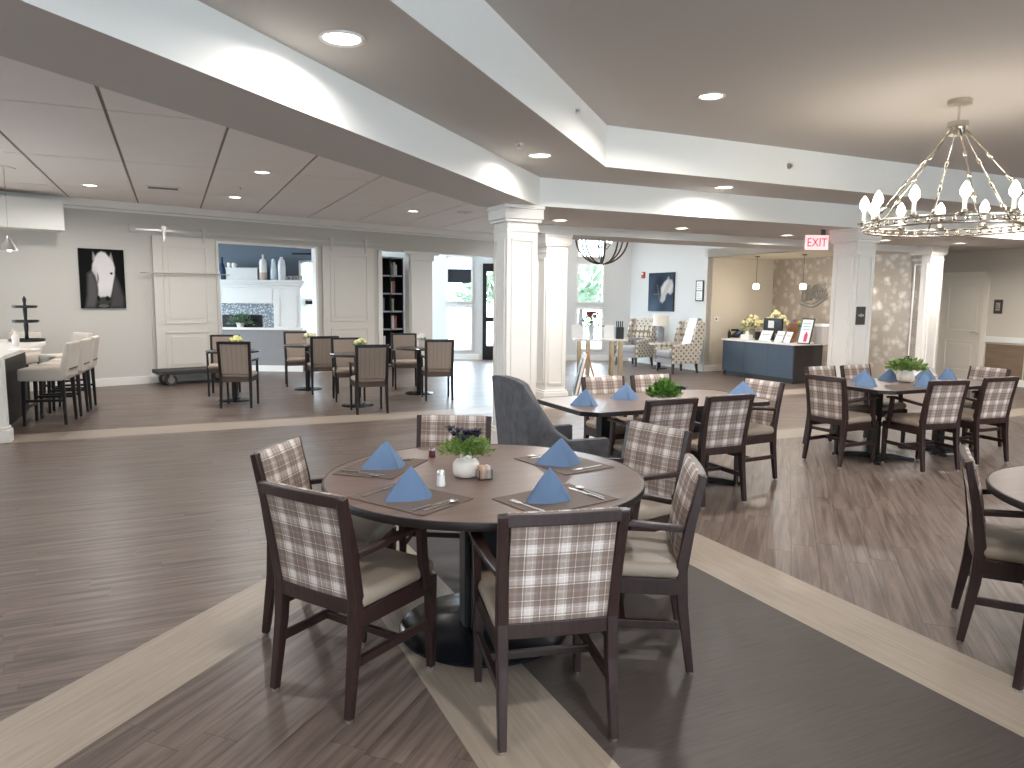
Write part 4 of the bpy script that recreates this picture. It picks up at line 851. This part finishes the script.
bc0 = make_bistro_chair(); bu = [False]
for x, y, rz, lb in ((-3.93, 10.42, 8, 'beige quilted chair with its back to us, leftmost of the bistro chairs in front'), (-4.62, 11.62, 195, 'beige quilted chair behind the leftmost bistro table'), (-3.14, 12.0, 24, 'beige quilted chair right of the second bistro table, its back to us'), (-3.82, 12.95, 200, 'beige quilted chair on the far left of the second bistro table'),
                     (-1.98, 10.0, 22, 'beige quilted chair with its back to us at the third bistro table'), (-2.52, 11.15, 200, 'beige quilted chair on the far side of the third bistro table'), (-1.18, 11.4, 14, 'beige quilted chair with its back to us at the bistro table nearest the column'), (-1.86, 12.7, 196, 'beige quilted chair on the far side of the bistro table nearest the column')): place(bc0, bu, x, y, rz, lb)
FLW = [mat('yellow_bloom', (.75, .72, .30), .7), mat('ivory_bloom', (.78, .75, .55), .7), mat('lemon_bloom', (.74, .73, .40), .7), mat('white_bloom', (.8, .78, .76), .7)]
for k, ((x, y), nm) in enumerate((((-4.22, 10.98), 'leftmost bistro table'), ((-3.5, 12.4), 'second bistro table from the left'), ((-2.26, 10.56), 'third bistro table from the left'), ((-1.54, 11.98), 'bistro table nearest the column'))):
    t = thing('bistro_table', 'small round dark pedestal table, ' + nm, 'table', (x, y, 0), 0, 'small round bistro tables')
    MB().lathe([(.001, .735), (.375, .735), (.39, .745), (.39, .755), (.375, .765), (.001, .765)], 40).build('tabletop', mat('bistro_top', (.05, .045, .045), .14), t, True, angle=40)
    MB().lathe([(.04, .03), (.04, .73)], 16).build('post', BLACK, t, True, angle=40); MB().lathe([(.23, 0), (.235, .01), (.2, .022), (.06, .035), (.001, .035)], 32).build('base_plate', BASEM, t, True, angle=40)
    t = thing('bloom_pot', ('yellow', 'ivory', 'lemon', 'white')[k] + ' blooms in a small white pot on the ' + nm, 'flowers', (x + .06, y - .02, .7655), 0, 'flower pots on the bistro tables')
    MB().lathe([(.045, 0), (.055, .01), (.06, .12), (.055, .12), (.001, .11)], 16).build('pot', CERAM, t, True, angle=50); bm = MB()
    for q in range(26): a, b_ = rnd.uniform(0, 2 * PI), rnd.random(); bm.sphere((.09 * b_ * math.cos(a), .09 * b_ * math.sin(a), .15 + .05 * (1 - b_ * b_)), .026, 7, 5)
    bm.build('blooms', FLW[k], t, True); MB().leaves((0, 0, .11), (.11, .11, .05), 40, .05, rnd).build('leaves', GREEN, t)
# ================================================================== BAR
br = thing('bar_counter', 'dark bar with a white rounded stone top at the left edge', 'counter', (*W(-2.3, 10.7), 0), TH)
poly = [(.66, -1.45), (.70, 1.1)] + [(.70 - .75 * (1 - math.cos(k / 8 * PI / 2)), 1.1 + .85 * math.sin(k / 8 * PI / 2)) for k in range(1, 9)] + [(-.9, 1.95), (-.9, -1.45)]
MB().prism(ccw(poly), .88, .925).build('stone_top', MARBLE, br, bevel=.006); MB().prism(ccw([(.48, -1.38), (.48, 1.0), (.3, 1.5), (-.1, 1.75), (-.85, 1.75), (-.85, -1.38)]), 0, .88).build('dark_body', mat('bar_body', (.012, .011, .011), .5), br)
ep = MB().b2((.30, -1.52, 0), (.66, -1.38, .92)).build('end_post', WHITE, br, bevel=.006); MB().b2((.28, -1.55, 0), (.69, -1.36, .14)).b2((.29, -1.535, .14), (.675, -1.37, .17)).build('post_base', WHITE, ep, bevel=.008)
def make_stool():
    t = thing('bar_stool', 'x', 'stool', group='upholstered bar stools')
    for sx in (-1, 1):
        for y_ in (-.2, .21): MB().bar((sx * .2, y_, .56), (sx * .21, y_ * 1.08, 0), .045, .045, .03, .03).build('leg', EDGE, t, bevel=.003)
    MB().bar((-.2, .215, .22), (.2, .215, .22), .03, .03).build('footrest', EDGE, t)
    for sx in (-1, 1): MB().bar((sx * .2, -.2, .3), (sx * .2, .21, .3), .025, .03).build('stretcher', EDGE, t)
    MB().rbox((0, .02, .615), (.48, .50, .15), .03, 3, .01).build('seat', STOOLF, t, True, angle=60)
    b_ = MB().path([(0, -.215, .58), (0, -.235, .75), (0, -.285, 1.0)], [(.48, .08), (.48, .075), (.46, .06)]).build('backrest', STOOLF, t, bevel=.02); MB().b2((-.15, -.285, .672), (.15, -.268, .684)).build('grab_slot', EDGE, b_)
    return t
st0 = make_stool(); su_ = [False]
for (p, q, rz), lb in zip(((-1.40, 10.45, 106), (-1.32, 11.08, 110), (-1.27, 11.70, 112), (-1.48, 12.72, 150), (-2.12, 13.0, 190)), ('cream bar stool nearest the viewer at the white bar', 'cream bar stool second from the viewer at the white bar', 'cream bar stool third from the viewer at the white bar', 'cream bar stool at the rounded far corner of the bar', 'cream bar stool at the far end of the bar below the horse picture')):
    x, y = W(p, q); place(st0, su_, x, y, rz, lb)
P = onz(27, 341, .93); t = thing('tiered_tray', 'black three-tier serving tray standing on the white bar', 'tray', (P.x, P.y, .9255))
for z_, r_ in ((.0, .22), (.26, .16), (.46, .15)): MB().lathe([(r_ * .9, z_), (r_, z_ + .01), (r_, z_ + .035), (r_ * .96, z_ + .035), (r_ * .95, z_ + .014), (.001, z_ + .014)], 28).build('tier', FBLACK, t, True, angle=45)
MB().lathe([(.03, .0), (.022, .1), (.03, .22), (.02, .3), (.028, .44), (.018, .52), (.026, .58), (.001, .63)], 14).build('spindle', FBLACK, t, True)
P = onz(16, 346, .93); t = thing('soap_bottle', 'white bottle standing beside the tiered tray on the bar', 'bottle', (P.x, P.y, .9255)); MB().lathe([(.035, 0), (.04, .01), (.04, .12), (.02, .15), (.012, .16), (.012, .2), (.001, .2)], 16).build('body', CERAM, t, True, angle=50); MB().b2((-.01, -.05, .2), (.01, .02, .215)).build('pump', CERAM, t)
P = onz(24, 349, .93); t = thing('menu_sheet', 'printed sheet lying flat on the white bar', 'paper', (P.x, P.y, .9255), .4); MB().b2((-.16, -.11, 0), (.16, .11, .002)).build('sheet', PAPER, t); MB().b2((-.06, -.06, .002), (.07, .05, .0026)).build('printed_block', mat('print_orange', (.6, .3, .2), .6), t)
pd = thing('pendant_cluster', 'cluster of small metal cone pendant lamps above the bar at the left edge', 'pendant lamp', (*aty(4, 250, 9.3).xy, 0)); zt = 3.15
for k, (dx, dy) in enumerate(((-.12, 0), (0, .1), (.1, -.05))):
    MB().tube([(dx, dy, 2.28), (dx, dy, zt)], .003, 6).build('cord', CHROME, pd); s_ = MB().lathe([(.02, 2.30), (.03, 2.24), (.10, 2.12), (.096, 2.12), (.02, 2.22), (.001, 2.22)], 18, (dx, dy, 0)).build('shade', CHROME, pd, True, angle=50)
    MB().sphere((dx, dy, 2.14), .03, 10, 6).build('bulb', LENS, s_)
MB().b2((-.16, -.07, zt - .012), (.14, .12, zt)).build('canopy', TILEC, pd)
# ================================================================== LOBBY
P = onz(588, 377); cs = thing('console_table', 'narrow console table with a stone top and brass legs behind the far column', 'table', (1.24, P.y, 0)); cw = 1.08
MB().b2((0, -.2, .745), (cw, .2, .785)).build('stone_top', MARBLE, cs, bevel=.003)
for x in (.12, .30, cw - .30, cw - .12):
    MB().b2((x - .03, -.17, 0), (x + .03, -.13, .745)).b2((x - .03, .13, 0), (x + .03, .17, .745)).build('leg', mat('brass', (.48, .36, .22), .3, .8), cs)
MB().b2((.05, -.18, 0), (cw - .05, .18, .03)).build('foot_plate', mat('brass', (.5, .4, .25)), cs)
cy = P.y
t = thing('flower_vase', 'glass vase of pink flowers on the console table', 'vase', (1.24 + .36, cy, .7855)); MB().lathe([(.04, 0), (.05, .01), (.045, .1), (.06, .26), (.055, .26), (.04, .1), (.001, .02)], 18).build('glass', mat('vase_glass', (.6, .68, .68), .08), t, True, angle=50); mb, st = MB(), MB(); stemflower(mb, st, (0, 0, .2), .34, .15, 22, .06); mb.build('blossoms', PINK, t); st.build('stems', GREEN, t); MB().leaves((0, 0, .25), (.2, .2, .3), 90, .09, rnd).build('leaves', GREEN, t)
for dx, lb, w_ in ((.08, 'white card propped at the left end of the console table', .24), (.72, 'white card propped right of the pink flowers', .2)):
    t = thing('card_stand', lb, 'sign', (1.24 + dx, cy - .02, .7855), 0, 'white cards on the console'); MB().path([(0, 0, 0), (0, .06, .28)], (w_, .006)).build('card', PAPER, t); MB().path([(0, .10, 0), (0, .055, .22)], (.05, .004)).build('prop', PAPER, t)
t = thing('umbrella_box', 'black box of rolled sticks at the right end of the console table', 'box', (1.24 + .93, cy, .7855)); MB().b2((-.08, -.08, 0), (.08, .08, .24)).build('box', FBLACK, t)
for k in range(4): MB().tube([(-.05 + .035 * k, 0, .2), (-.06 + .04 * k, 0, .36)], .012, 6).build('stick', FBLACK, t)
P = onz(574, 398); t = thing('easel_sign', 'white framed board on a wooden easel beside the far column', 'sign', (P.x - .0, P.y, 0), math.radians(-92)); MB().path([(0, 0, .02), (0, .16, .72)], (.5, .03)).build('white_frame', WHITE, t); MB().path([(0, -.018, .09), (0, .118, .65)], (.40, .006)).build('dark_board', FBLACK, t); MB().bar((0, .2, .7), (0, .42, 0), .03, .03).bar((-.2, .03, 0), (-.12, .2, .75), .025, .025).bar((.2, .03, 0), (.12, .2, .75), .025, .025).build('easel_legs', wood('easel_wood', (.30, .15, .07), (.45, .24, .12)), t)
P = aty(602, 240, 13.0); zc = 2.66; t = thing('globe_chandelier', 'open globe chandelier of bronze bands hanging in the lobby', 'chandelier', (P.x, 13.0, 0)); R_ = .46
for k in range(4): MB().tube([(R_ * math.cos(a) * math.cos(k * PI / 4), R_ * math.cos(a) * math.sin(k * PI / 4), zc + R_ * math.sin(a)) for a in [i * PI / 20 for i in range(40)]], .016, 6, True).build('hoop', BRONZE, t, True)
MB().tube([(R_ * math.cos(i * PI / 20), R_ * math.sin(i * PI / 20), zc) for i in range(40)], .016, 6, True).build('hoop', BRONZE, t, True)
MB().tube([(0, 0, zc - .46), (0, 0, 3.9)], .012).build('stem', BRONZE, t); MB().lathe([(.07, 3.87), (.07, 3.9)], 16).build('canopy', BRONZE, t)
for k in range(4):
    a = k * PI / 2 + .4; ar = MB().tube([(0, 0, zc - .15), (.1 * math.cos(a), .1 * math.sin(a), zc - .2), (.18 * math.cos(a), .18 * math.sin(a), zc - .1)], .008, 6).build('arm', BRONZE, t); MB().lathe([(.012, 0), (.02, .03), (.001, .09)], 10, (.18 * math.cos(a), .18 * math.sin(a), zc - .1)).build('bulb', LENS, ar)
# patterned wing chairs
pat = bpy.data.materials.new('medallion_fabric'); pat.use_nodes = True; nt = pat.node_tree; b = nt.nodes['Principled BSDF']; b.inputs['Roughness'].default_value = .9
tc = nd(nt, 'ShaderNodeTexCoord'); mp = nd(nt, 'ShaderNodeMapping'); mp.inputs['Rotation'].default_value = (0, 0, 0); mp.inputs['Scale'].default_value = (8, 8, 8); nt.links.new(tc.outputs['Object'], mp.inputs[0]); v = nd(nt, 'ShaderNodeTexVoronoi'); v.inputs['Scale'].default_value = 1; v.inputs['Randomness'].default_value = .12; nt.links.new(mp.outputs[0], v.inputs['Vector'])
r = ramp(nt, [(.0, (.24, .19, .13)), (.2, (.60, .56, .49)), (.45, (.60, .56, .49)), (.56, (.23, .18, .12))], 'CONSTANT'); nt.links.new(v.outputs['Distance'], r.inputs[0]); nt.links.new(r.outputs[0], b.inputs['Base Color'])
LAV = mat('lilac_grey_fabric', (.36, .35, .36), .85)
def patterned(lb, x, y, rz, throw=False):
    t = thing('wing_chair', lb, 'armchair', (x, y, 0), math.radians(rz), 'patterned wing chairs')
    MB().path([(0, -.30, .36), (0, -.34, .7), (0, -.44, 1.14)], [(.60, .12), (.60, .12), (.56, .10)]).build('backrest', pat, t, bevel=.03)
    for sx in (-1, 1):
        mb = MB(); prof = [(-.42, .60), (-.46, 1.12), (-.30, 1.12), (-.22, .95), (-.16, .66), (.30, .62), (.33, .56), (.33, .22), (-.34, .22)]
        n = len(prof); x0_, x1_ = sx * .29, sx * .37; vs = [(x0_, a, c) for a, c in prof] + [(x1_, a, c) for a, c in prof]; mb.add(vs, [tuple(range(n)), tuple(range(n, 2 * n))[::-1]] + [(k, n + k, n + (k + 1) % n, (k + 1) % n) for k in range(n)]); mb.build('wing_side', pat, t, bevel=.015)
        for y_ in (-.32, .27): MB().bar((sx * .28, y_, .22), (sx * .30, y_ * 1.08, 0), .05, .05, .03, .03).build('leg', DARK, t)
    MB().rbox((0, .04, .41), (.57, .64, .15), .05, 4, .015).build('seat_cushion', LAV, t, True, angle=60); MB().rbox((0, .0, .28), (.58, .64, .14), .02).build('seat_front', LAV, t, True, angle=60)
    MB().rbox((0, -.2, .56), (.40, .16, .20), .05, 3).build('lumbar_pillow', mat('pillow_grey', (.16, .16, .17), .9), t, True, angle=60) if not throw else MB().path([(-.05, .12, .50), (-.05, -.17, .54), (-.06, -.26, .80), (-.06, -.38, 1.19), (-.06, -.47, 1.19), (-.06, -.52, .95)], (.30, .012)).build('throw_blanket', PAPER, t, bevel=.004)
    return t
patterned('patterned wing chair with a grey cushion, left of the table lamp', 2.93, 17.55, 132); patterned('patterned wing chair with a white throw, right of the table lamp', 3.60, 15.95, 112, True)
t = thing('side_table', 'small side table between the patterned wing chairs', 'table', (3.42, 16.85, 0)); MB().lathe([(.001, .56), (.26, .56), (.26, .585), (.001, .585)], 28).build('top', MARBLE, t); MB().lathe([(.03, .02), (.03, .56)], 12).build('post', BLACK, t); MB().lathe([(.18, 0), (.18, .012), (.03, .02)], 24).build('base', BLACK, t)
t = thing('table_lamp', 'table lamp with a white drum shade between the wing chairs', 'lamp', (3.42, 16.85, .5855)); MB().lathe([(.09, 0), (.10, .01), (.06, .04), (.085, .2), (.09, .34), (.05, .38), (.02, .40), (.001, .40)], 20).build('base', mat('lamp_grey', (.28, .29, .31), .4), t, True, angle=50); MB().lathe([(.19, .40), (.175, .66), (.17, .66), (.185, .40)], 28, ring=True).build('shade', mat('linen_shade', (.8, .76, .68), .8), t, True, angle=50); MB().tube([(0, 0, .38), (0, 0, .70)], .006, 6).build('harp', CHROME, t)
WR = TH - PI / 2; wx, wy = W(10.72, 16.0)
t = thing('framed_certificate', 'black framed pair of certificates on the lobby wall near the alcove', 'picture', (wx, wy, 0), WR); MB().b2((2.78, -.025, 1.56), (3.04, -.001, 2.02)).build('frame', FBLACK, t)
for z_ in (1.585, 1.80): MB().b2((2.81, -.027, z_), (3.01, -.025, z_ + .2)).build('certificate', PAPER, t)
for k in range(6): MB().b2((2.84, -.0275, 1.62 + .05 * (k % 3) + .215 * (k // 3)), (2.98 - .02 * (k % 3), -.0268, 1.63 + .05 * (k % 3) + .215 * (k // 3))).build('text_line', SEAMD, t)
t = thing('fire_alarm', 'small red fire alarm strobe on the lobby wall', 'alarm', (wx, wy, 0), WR); MB().b2((.68, -.04, 2.11), (.80, -.001, 2.27)).build('housing', mat('alarm_red', (.45, .02, .03), .4), t, bevel=.004); MB().b2((.71, -.06, 2.2), (.77, -.04, 2.25)).build('strobe', CERAM, t)
ax, ay = W(10.74, 12.88); t = thing('thermostat', 'small wall control on the beige alcove wall', 'thermostat', (ax, ay, 0), TH); MB().b2((.22, -.02, 1.12), (.34, -.001, 1.22)).build('plate', WHITE, t); MB().b2((.25, -.024, 1.15), (.29, -.02, 1.19)).build('dial', FBLACK, t)
# ================================================================== RECEPTION
dk = thing('reception_desk', 'blue grey reception desk with a white stone top', 'desk', (*W(10.7, 10.3), 0), TH); DL = 1.95
MB().b2((.0, 0, .10), (.04, DL, .74)).build('front_panel', DESKM, dk); MB().b2((.04, 0, .0), (.78, .04, .74)).build('end_panel', DESKS, dk); MB().b2((.04, DL - .04, 0), (.78, DL, .74)).build('end_panel', DESKS, dk)
MB().b2((.06, .04, 0), (.10, DL - .04, .10)).build('toe_kick', DESKS, dk); MB().b2((-.03, -.03, .74), (.82, DL + .03, .775)).build('stone_top', MARBLE, dk, bevel=.004)
MB().b2((.005, .64, .11), (-.002, .645, .73)).b2((.005, 1.3, .11), (-.002, 1.305, .73)).build('panel_joint', DESKS, dk)
zd = .7755
def onp(px, p): # point on the vertical plane p = const under pixel column px
    P_ = onwall(px, 330, W(p, 0), VV); return PQ(P_.x, P_.y)[1]
def dt(name, lb, cat, px, p=11.05, rz=-65., group=None): q = onp(px, p); return thing(name, lb, cat, (*W(p, q), zd), math.radians(rz) , group)
t = dt('sanitizer_bottle', 'dark pump bottle at the left end of the reception desk', 'bottle', 729.5, 10.95); MB().lathe([(.03, 0), (.035, .01), (.035, .12), (.015, .15), (.001, .17)], 14).build('body', FBLACK, t, True, angle=50); MB().b2((-.008, -.04, .17), (.008, .01, .18)).build('pump', FBLACK, t)
t = dt('desk_phone', 'black desk phone with a blue screen on the reception desk', 'phone', 738, 11.1); MB().path([(0, -.1, .03), (0, .1, .15)], (.22, .05)).build('body', FBLACK, t, bevel=.01); MB().path([(.03, -.06, .085), (.03, .06, .158)], (.1, .004)).build('screen', mat('screen_blue', (.05, .12, .3), .2), t); MB().rbox((-.09, 0, .17), (.05, .2, .05), .02).build('handset', FBLACK, t, True, angle=50); MB().leaves((.12, .08, .1), (.12, .08, .16), 40, .06, rnd).build('leaf_sprig', GREENP, t)
t = dt('tissue_box', 'white tissue box on the reception desk', 'box', 747, 10.95); MB().b2((-.12, -.06, 0), (.12, .06, .10)).build('box', PAPER, t, bevel=.004); MB().path([(0, 0, .10), (.01, .01, .14), (.03, .0, .18)], [(.08, .01), (.10, .02), (.02, .004)]).build('tissue', PAPER, t)
t = dt('pen_cup', 'dark cup on the reception desk left of the monitor', 'cup', 758, 11.0); MB().lathe([(.055, 0), (.06, .01), (.06, .17), (.054, .17), (.054, .02), (.001, .015)], 16).build('cup', FBLACK, t, True, angle=50)
for k in range(3): MB().tube([(-.02 + .02 * k, 0, .05), (-.035 + .03 * k, .01, .24)], .006, 6).build('pen', mat('pen_tan', (.3, .2, .12), .5), t)
t = dt('monitor', 'black computer monitor with a white note on its back', 'monitor', 773, 11.3); MB().b2((-.26, -.02, .14), (.26, .02, .45)).build('screen_back', FBLACK, t, bevel=.008); MB().b2((-.03, -.01, .01), (.03, .02, .2)).b2((-.12, -.09, 0), (.12, .09, .012)).build('stand', FBLACK, t); MB().b2((-.12, -.023, .25), (.04, -.0205, .4)).build('note', PAPER, t)
for px, lb, w_, p_ in ((766.5, 'white brochure holder in front of the monitor', .30, 10.9), (780.5, 'white brochure stand right of the monitor', .2, 10.95), (789, 'white leaflet card beside the brown ornament', .16, 10.9)):
    t = dt('brochure_stand', lb, 'brochure', px, p_, -65, 'brochures on the desk'); MB().path([(0, -.06, 0), (0, .04, .21)], (w_, .006)).build('leaflet', PAPER, t); MB().b2((-w_ / 2, -.07, 0), (w_ / 2, .06, .008)).build('foot', GLASS, t)
    for k in range(3): MB().path([(0, -.04 + .02 * k, .035 + .045 * k), (0, -.035 + .02 * k, .045 + .045 * k)], (w_ * .7, .0075)).build('print_line', SEAMD, t)
t = dt('ornament', 'round brown ornament with colourful feathers on the reception desk', 'ornament', 793, 11.15); MB().sphere((0, 0, .27), .12, 16, 10, 1.1).build('body', mat('ornament_brown', (.20, .09, .04), .6), t, True); MB().lathe([(.09, 0), (.06, .08), (.09, .17), (.001, .2)], 14).build('base', mat('ornament_brown', (.2, .1, .05)), t)
for k in range(9):
    a = PI * (k + .5) / 9; MB().path([(.08 * math.cos(a), .05, .30 + .08 * math.sin(a)), (.17 * math.cos(a), .06, .30 + .15 * math.sin(a))], [(.05, .02), (.03, .01)], up=(-math.sin(a), 0, math.cos(a))).build('feather', mat('feather_%d' % (k % 5), ((.05, .1, .5), (.1, .4, .1), (.6, .5, .08), (.5, .15, .05), (.2, .08, .35))[k % 5], .6), t)
t = dt('framed_notice', 'black framed white notice with a red bottle print on the reception desk', 'sign', 806, 10.92, -62); MB().path([(0, -.05, .004), (0, .07, .48)], (.28, .016)).build('frame', FBLACK, t); MB().path([(0, -.058, .02), (0, .056, .46)], (.245, .006)).build('notice', PAPER, t); MB().path([(.03, -.058, .045), (.03, -.021, .19)], (.07, .006)).path([(.03, -.021, .19), (.03, -.012, .225)], (.035, .006)).build('red_bottle_print', mat('print_red', (.65, .06, .12), .5), t)
for k in range(3): MB().path([(0, .0 + .015 * k, .27 + .055 * k), (0, .003 + .015 * k, .28 + .055 * k)], (.17, .006)).build('print_line', mat('print_aqua', (.3, .5, .5), .6), t)
t = dt('clear_dispenser', 'pale clear dispenser at the right end of the reception desk', 'dispenser', 821.5, 11.08); MB().b2((-.09, -.09, 0), (.09, .09, .34)).build('case', mat('smoky_acrylic', (.42, .38, .35), .15), t, bevel=.006); MB().b2((-.09, -.09, .34), (.09, .09, .39)).build('lid', PAPER, t)
for px, p_, lb, k in ((752, 11.55, 'cream dried flowers behind the pen cup on the reception desk', .8), (776, 11.6, 'taller cream hydrangeas behind the monitor', 1.)):
    t = dt('cream_flowers', lb, 'flowers', px, p_, 0, 'cream flower arrangements'); MB().lathe([(.07, 0), (.09, .1), (.06, .2), (.001, .2)], 14).build('vase', mat('taupe_glaze', (.3, .24, .2), .5), t, True, angle=50); bm = MB()
    for q in range(40): a, b_ = rnd.uniform(0, 2 * PI), rnd.random() ** .6; bm.sphere((.27 * k * b_ * math.cos(a), .2 * b_ * math.sin(a), .30 * k + .22 * k * (1 - b_) + rnd.uniform(0, .10)), rnd.uniform(.03, .055), 6, 4)
    bm.build('blooms', CREAM, t, True); MB().leaves((0, 0, .22), (.22, .2, .2), 40, .09, rnd).build('leaves', GREENP, t)
for px, p_, lb in ((754, 11.3, 'small glowing pendant lamp over the left of the reception desk'), (800.5, 11.6, 'small glowing pendant lamp over the right of the reception desk')):
    q = onp(px, p_); x, y = W(p_, q); P = aty(px, 286.5, y); t = thing('pendant_lamp', lb, 'pendant lamp', (x, y, P.z), 0, 'pendants over the reception desk')
    MB().lathe([(.035, -.055), (.06, -.05), (.065, .03), (.04, .06), (.001, .06)], 18).build('glass_shade', mat('glowing_glass', (1, .95, .85), .4, emit=(1, .86, .66), estr=7.), t, True); MB().tube([(0, 0, .06), (0, 0, 2.52 - P.z)], .005, 6).build('cord', BRONZE, t); MB().lathe([(.05, 2.50 - P.z), (.05, 2.52 - P.z)], 14).build('canopy', BRONZE, t)
    L = bpy.data.lights.new('bulb', 'POINT'); L.energy = 10; L.color = (1, .86, .66); L.shadow_soft_size = .06; o = bpy.data.objects.new('bulb', L); COL.objects.link(o); o.parent = t; o.location.z = -.1
lx, ly = W(12.65, 13.0); lg = thing('wall_logo', 'raised grey script logo with a sweeping wave on the reception wall', 'logo', (lx, ly, 0), WR); LGM = mat('logo_grey', (.30, .30, .31), .4, .3)
def lgp(px, py): P_ = onwall(px, py, (lx, ly), (math.cos(WR), math.sin(WR))); return ((P_.x - lx) * math.cos(WR) + (P_.y - ly) * math.sin(WR), P_.z)
def stroke(pts, w, name): MB().tube([(a, -.02, c) for a, c in [lgp(*q) for q in pts]], w, 6).build(name, LGM, lg, True)
stroke([(801, 304), (806, 306), (812, 307), (818, 305), (823, 301), (828, 298)], .014, 'wave'); stroke([(801, 300), (806, 303), (812, 304.5), (817, 302), (822, 298), (828, 295)], .011, 'wave')
for row, (ya, yb, n_, w_) in enumerate(((284.5, 291.5, 5, .009), (291.0, 299.5, 6, .010))):   # looping script letters in two lines
    for k in range(n_):
        x0_ = 801.5 + row * 1.0 + k * (25.0 / n_); dx = 25.0 / n_
        stroke([(x0_ + dx * (.5 + .62 * math.sin(a) * (1 - .3 * (k % 2)) + a / 11 - .3), (ya + yb) / 2 - .7 * k * (1 - row * .3) + (yb - ya) / 2 * math.cos(a + .6 * (k % 3)) + 1.5) for a in [i_ * PI / 5 for i_ in range(12)]], w_, 'script_letter')
# ================================================================== CHANDELIER
P = onz(960, 100, H2); cd = thing('ring_chandelier', 'large polished nickel ring chandelier with candle bulbs, upper right', 'chandelier', (P.x, P.y, 0)); Rr = .625; zr = 2.16
MB().lathe([(.001, 3.15), (.085, 3.15), (.085, 3.115), (.03, 3.11), (.001, 3.11)], 24).build('canopy', mat('canopy_nickel', (.5, .45, .36), .3, .7), cd, True, angle=40); MB().tube([(0, 0, 3.115), (0, 0, 2.93)], .010).build('stem', NICKEL, cd)
MB().lathe([(.03, 2.99), (.075, 2.985), (.075, 2.94), (.05, 2.93), (.07, 2.915), (.06, 2.885), (.001, 2.88)], 16).build('hub', NICKEL, cd, True, angle=40)
for dr, dz in ((0, 0), (0, .05)): MB().tube([((Rr + dr) * math.cos(i * PI / 36), (Rr + dr) * math.sin(i * PI / 36), zr + dz) for i in range(72)], .011, 8, True).build('ring_band', NICKEL, cd, True)
bead = None
for k in range(48):
    a = k * PI / 24 + .03
    if bead is None: bead = MB().sphere((0, 0, 0), .019, 8, 6).build('bead', NICKEL, cd, True); o = bead
    else: o = bead.copy(); COL.objects.link(o)
    o.location = (Rr * math.cos(a), Rr * math.sin(a), zr + .025)
for k in range(6):
    a = k * PI / 3 + .25; a0 = Vector((.06 * math.cos(a), .06 * math.sin(a), 2.92)); b0 = Vector((Rr * math.cos(a), Rr * math.sin(a), zr + .05)); rd = MB().tube([a0, b0], .0075, 8).build('rod', NICKEL, cd, True)
    for f_ in (.3, .55, .8): c_ = a0.lerp(b0, f_); d_ = (b0 - a0).normalized() * .035; MB().tube([c_ - d_, c_ - d_ * .5, c_, c_ + d_ * .5, c_ + d_], [.008, .014, .016, .014, .008], 8).build('rod_knuckle', NICKEL, rd, True)
BULB = mat('candle_bulb', (1, 1, 1), .4, emit=(1, .88, .68), estr=22.); SLV = mat('candle_sleeve', (.85, .8, .7), .5, emit=(1, .85, .65), estr=.25)
for k in range(12):
    a = k * PI / 6 + .12; x, y = Rr * math.cos(a), Rr * math.sin(a)
    c_ = MB().lathe([(.012, zr + .04), (.045, zr + .055), (.048, zr + .065), (.018, zr + .07), (.018, zr + .085)], 14, (x, y, 0)).build('candle_cup', NICKEL, cd, True, angle=40); MB().lathe([(.014, zr + .07), (.014, zr + .17)], 10, (x, y, 0)).build('candle_sleeve', SLV, c_, True, angle=40)
    MB().lathe([(.014, zr + .165), (.032, zr + .19), (.037, zr + .215), (.024, zr + .255), (.003, zr + .285)], 12, (x, y, 0)).build('candle_bulb', BULB, c_, True)
    L = bpy.data.lights.new('bulb_glow', 'POINT'); L.energy = 1.2; L.color = (1, .92, .80); L.shadow_soft_size = .04; o = bpy.data.objects.new('bulb_glow', L); COL.objects.link(o); o.parent = cd; o.location = (x, y, zr + .32)
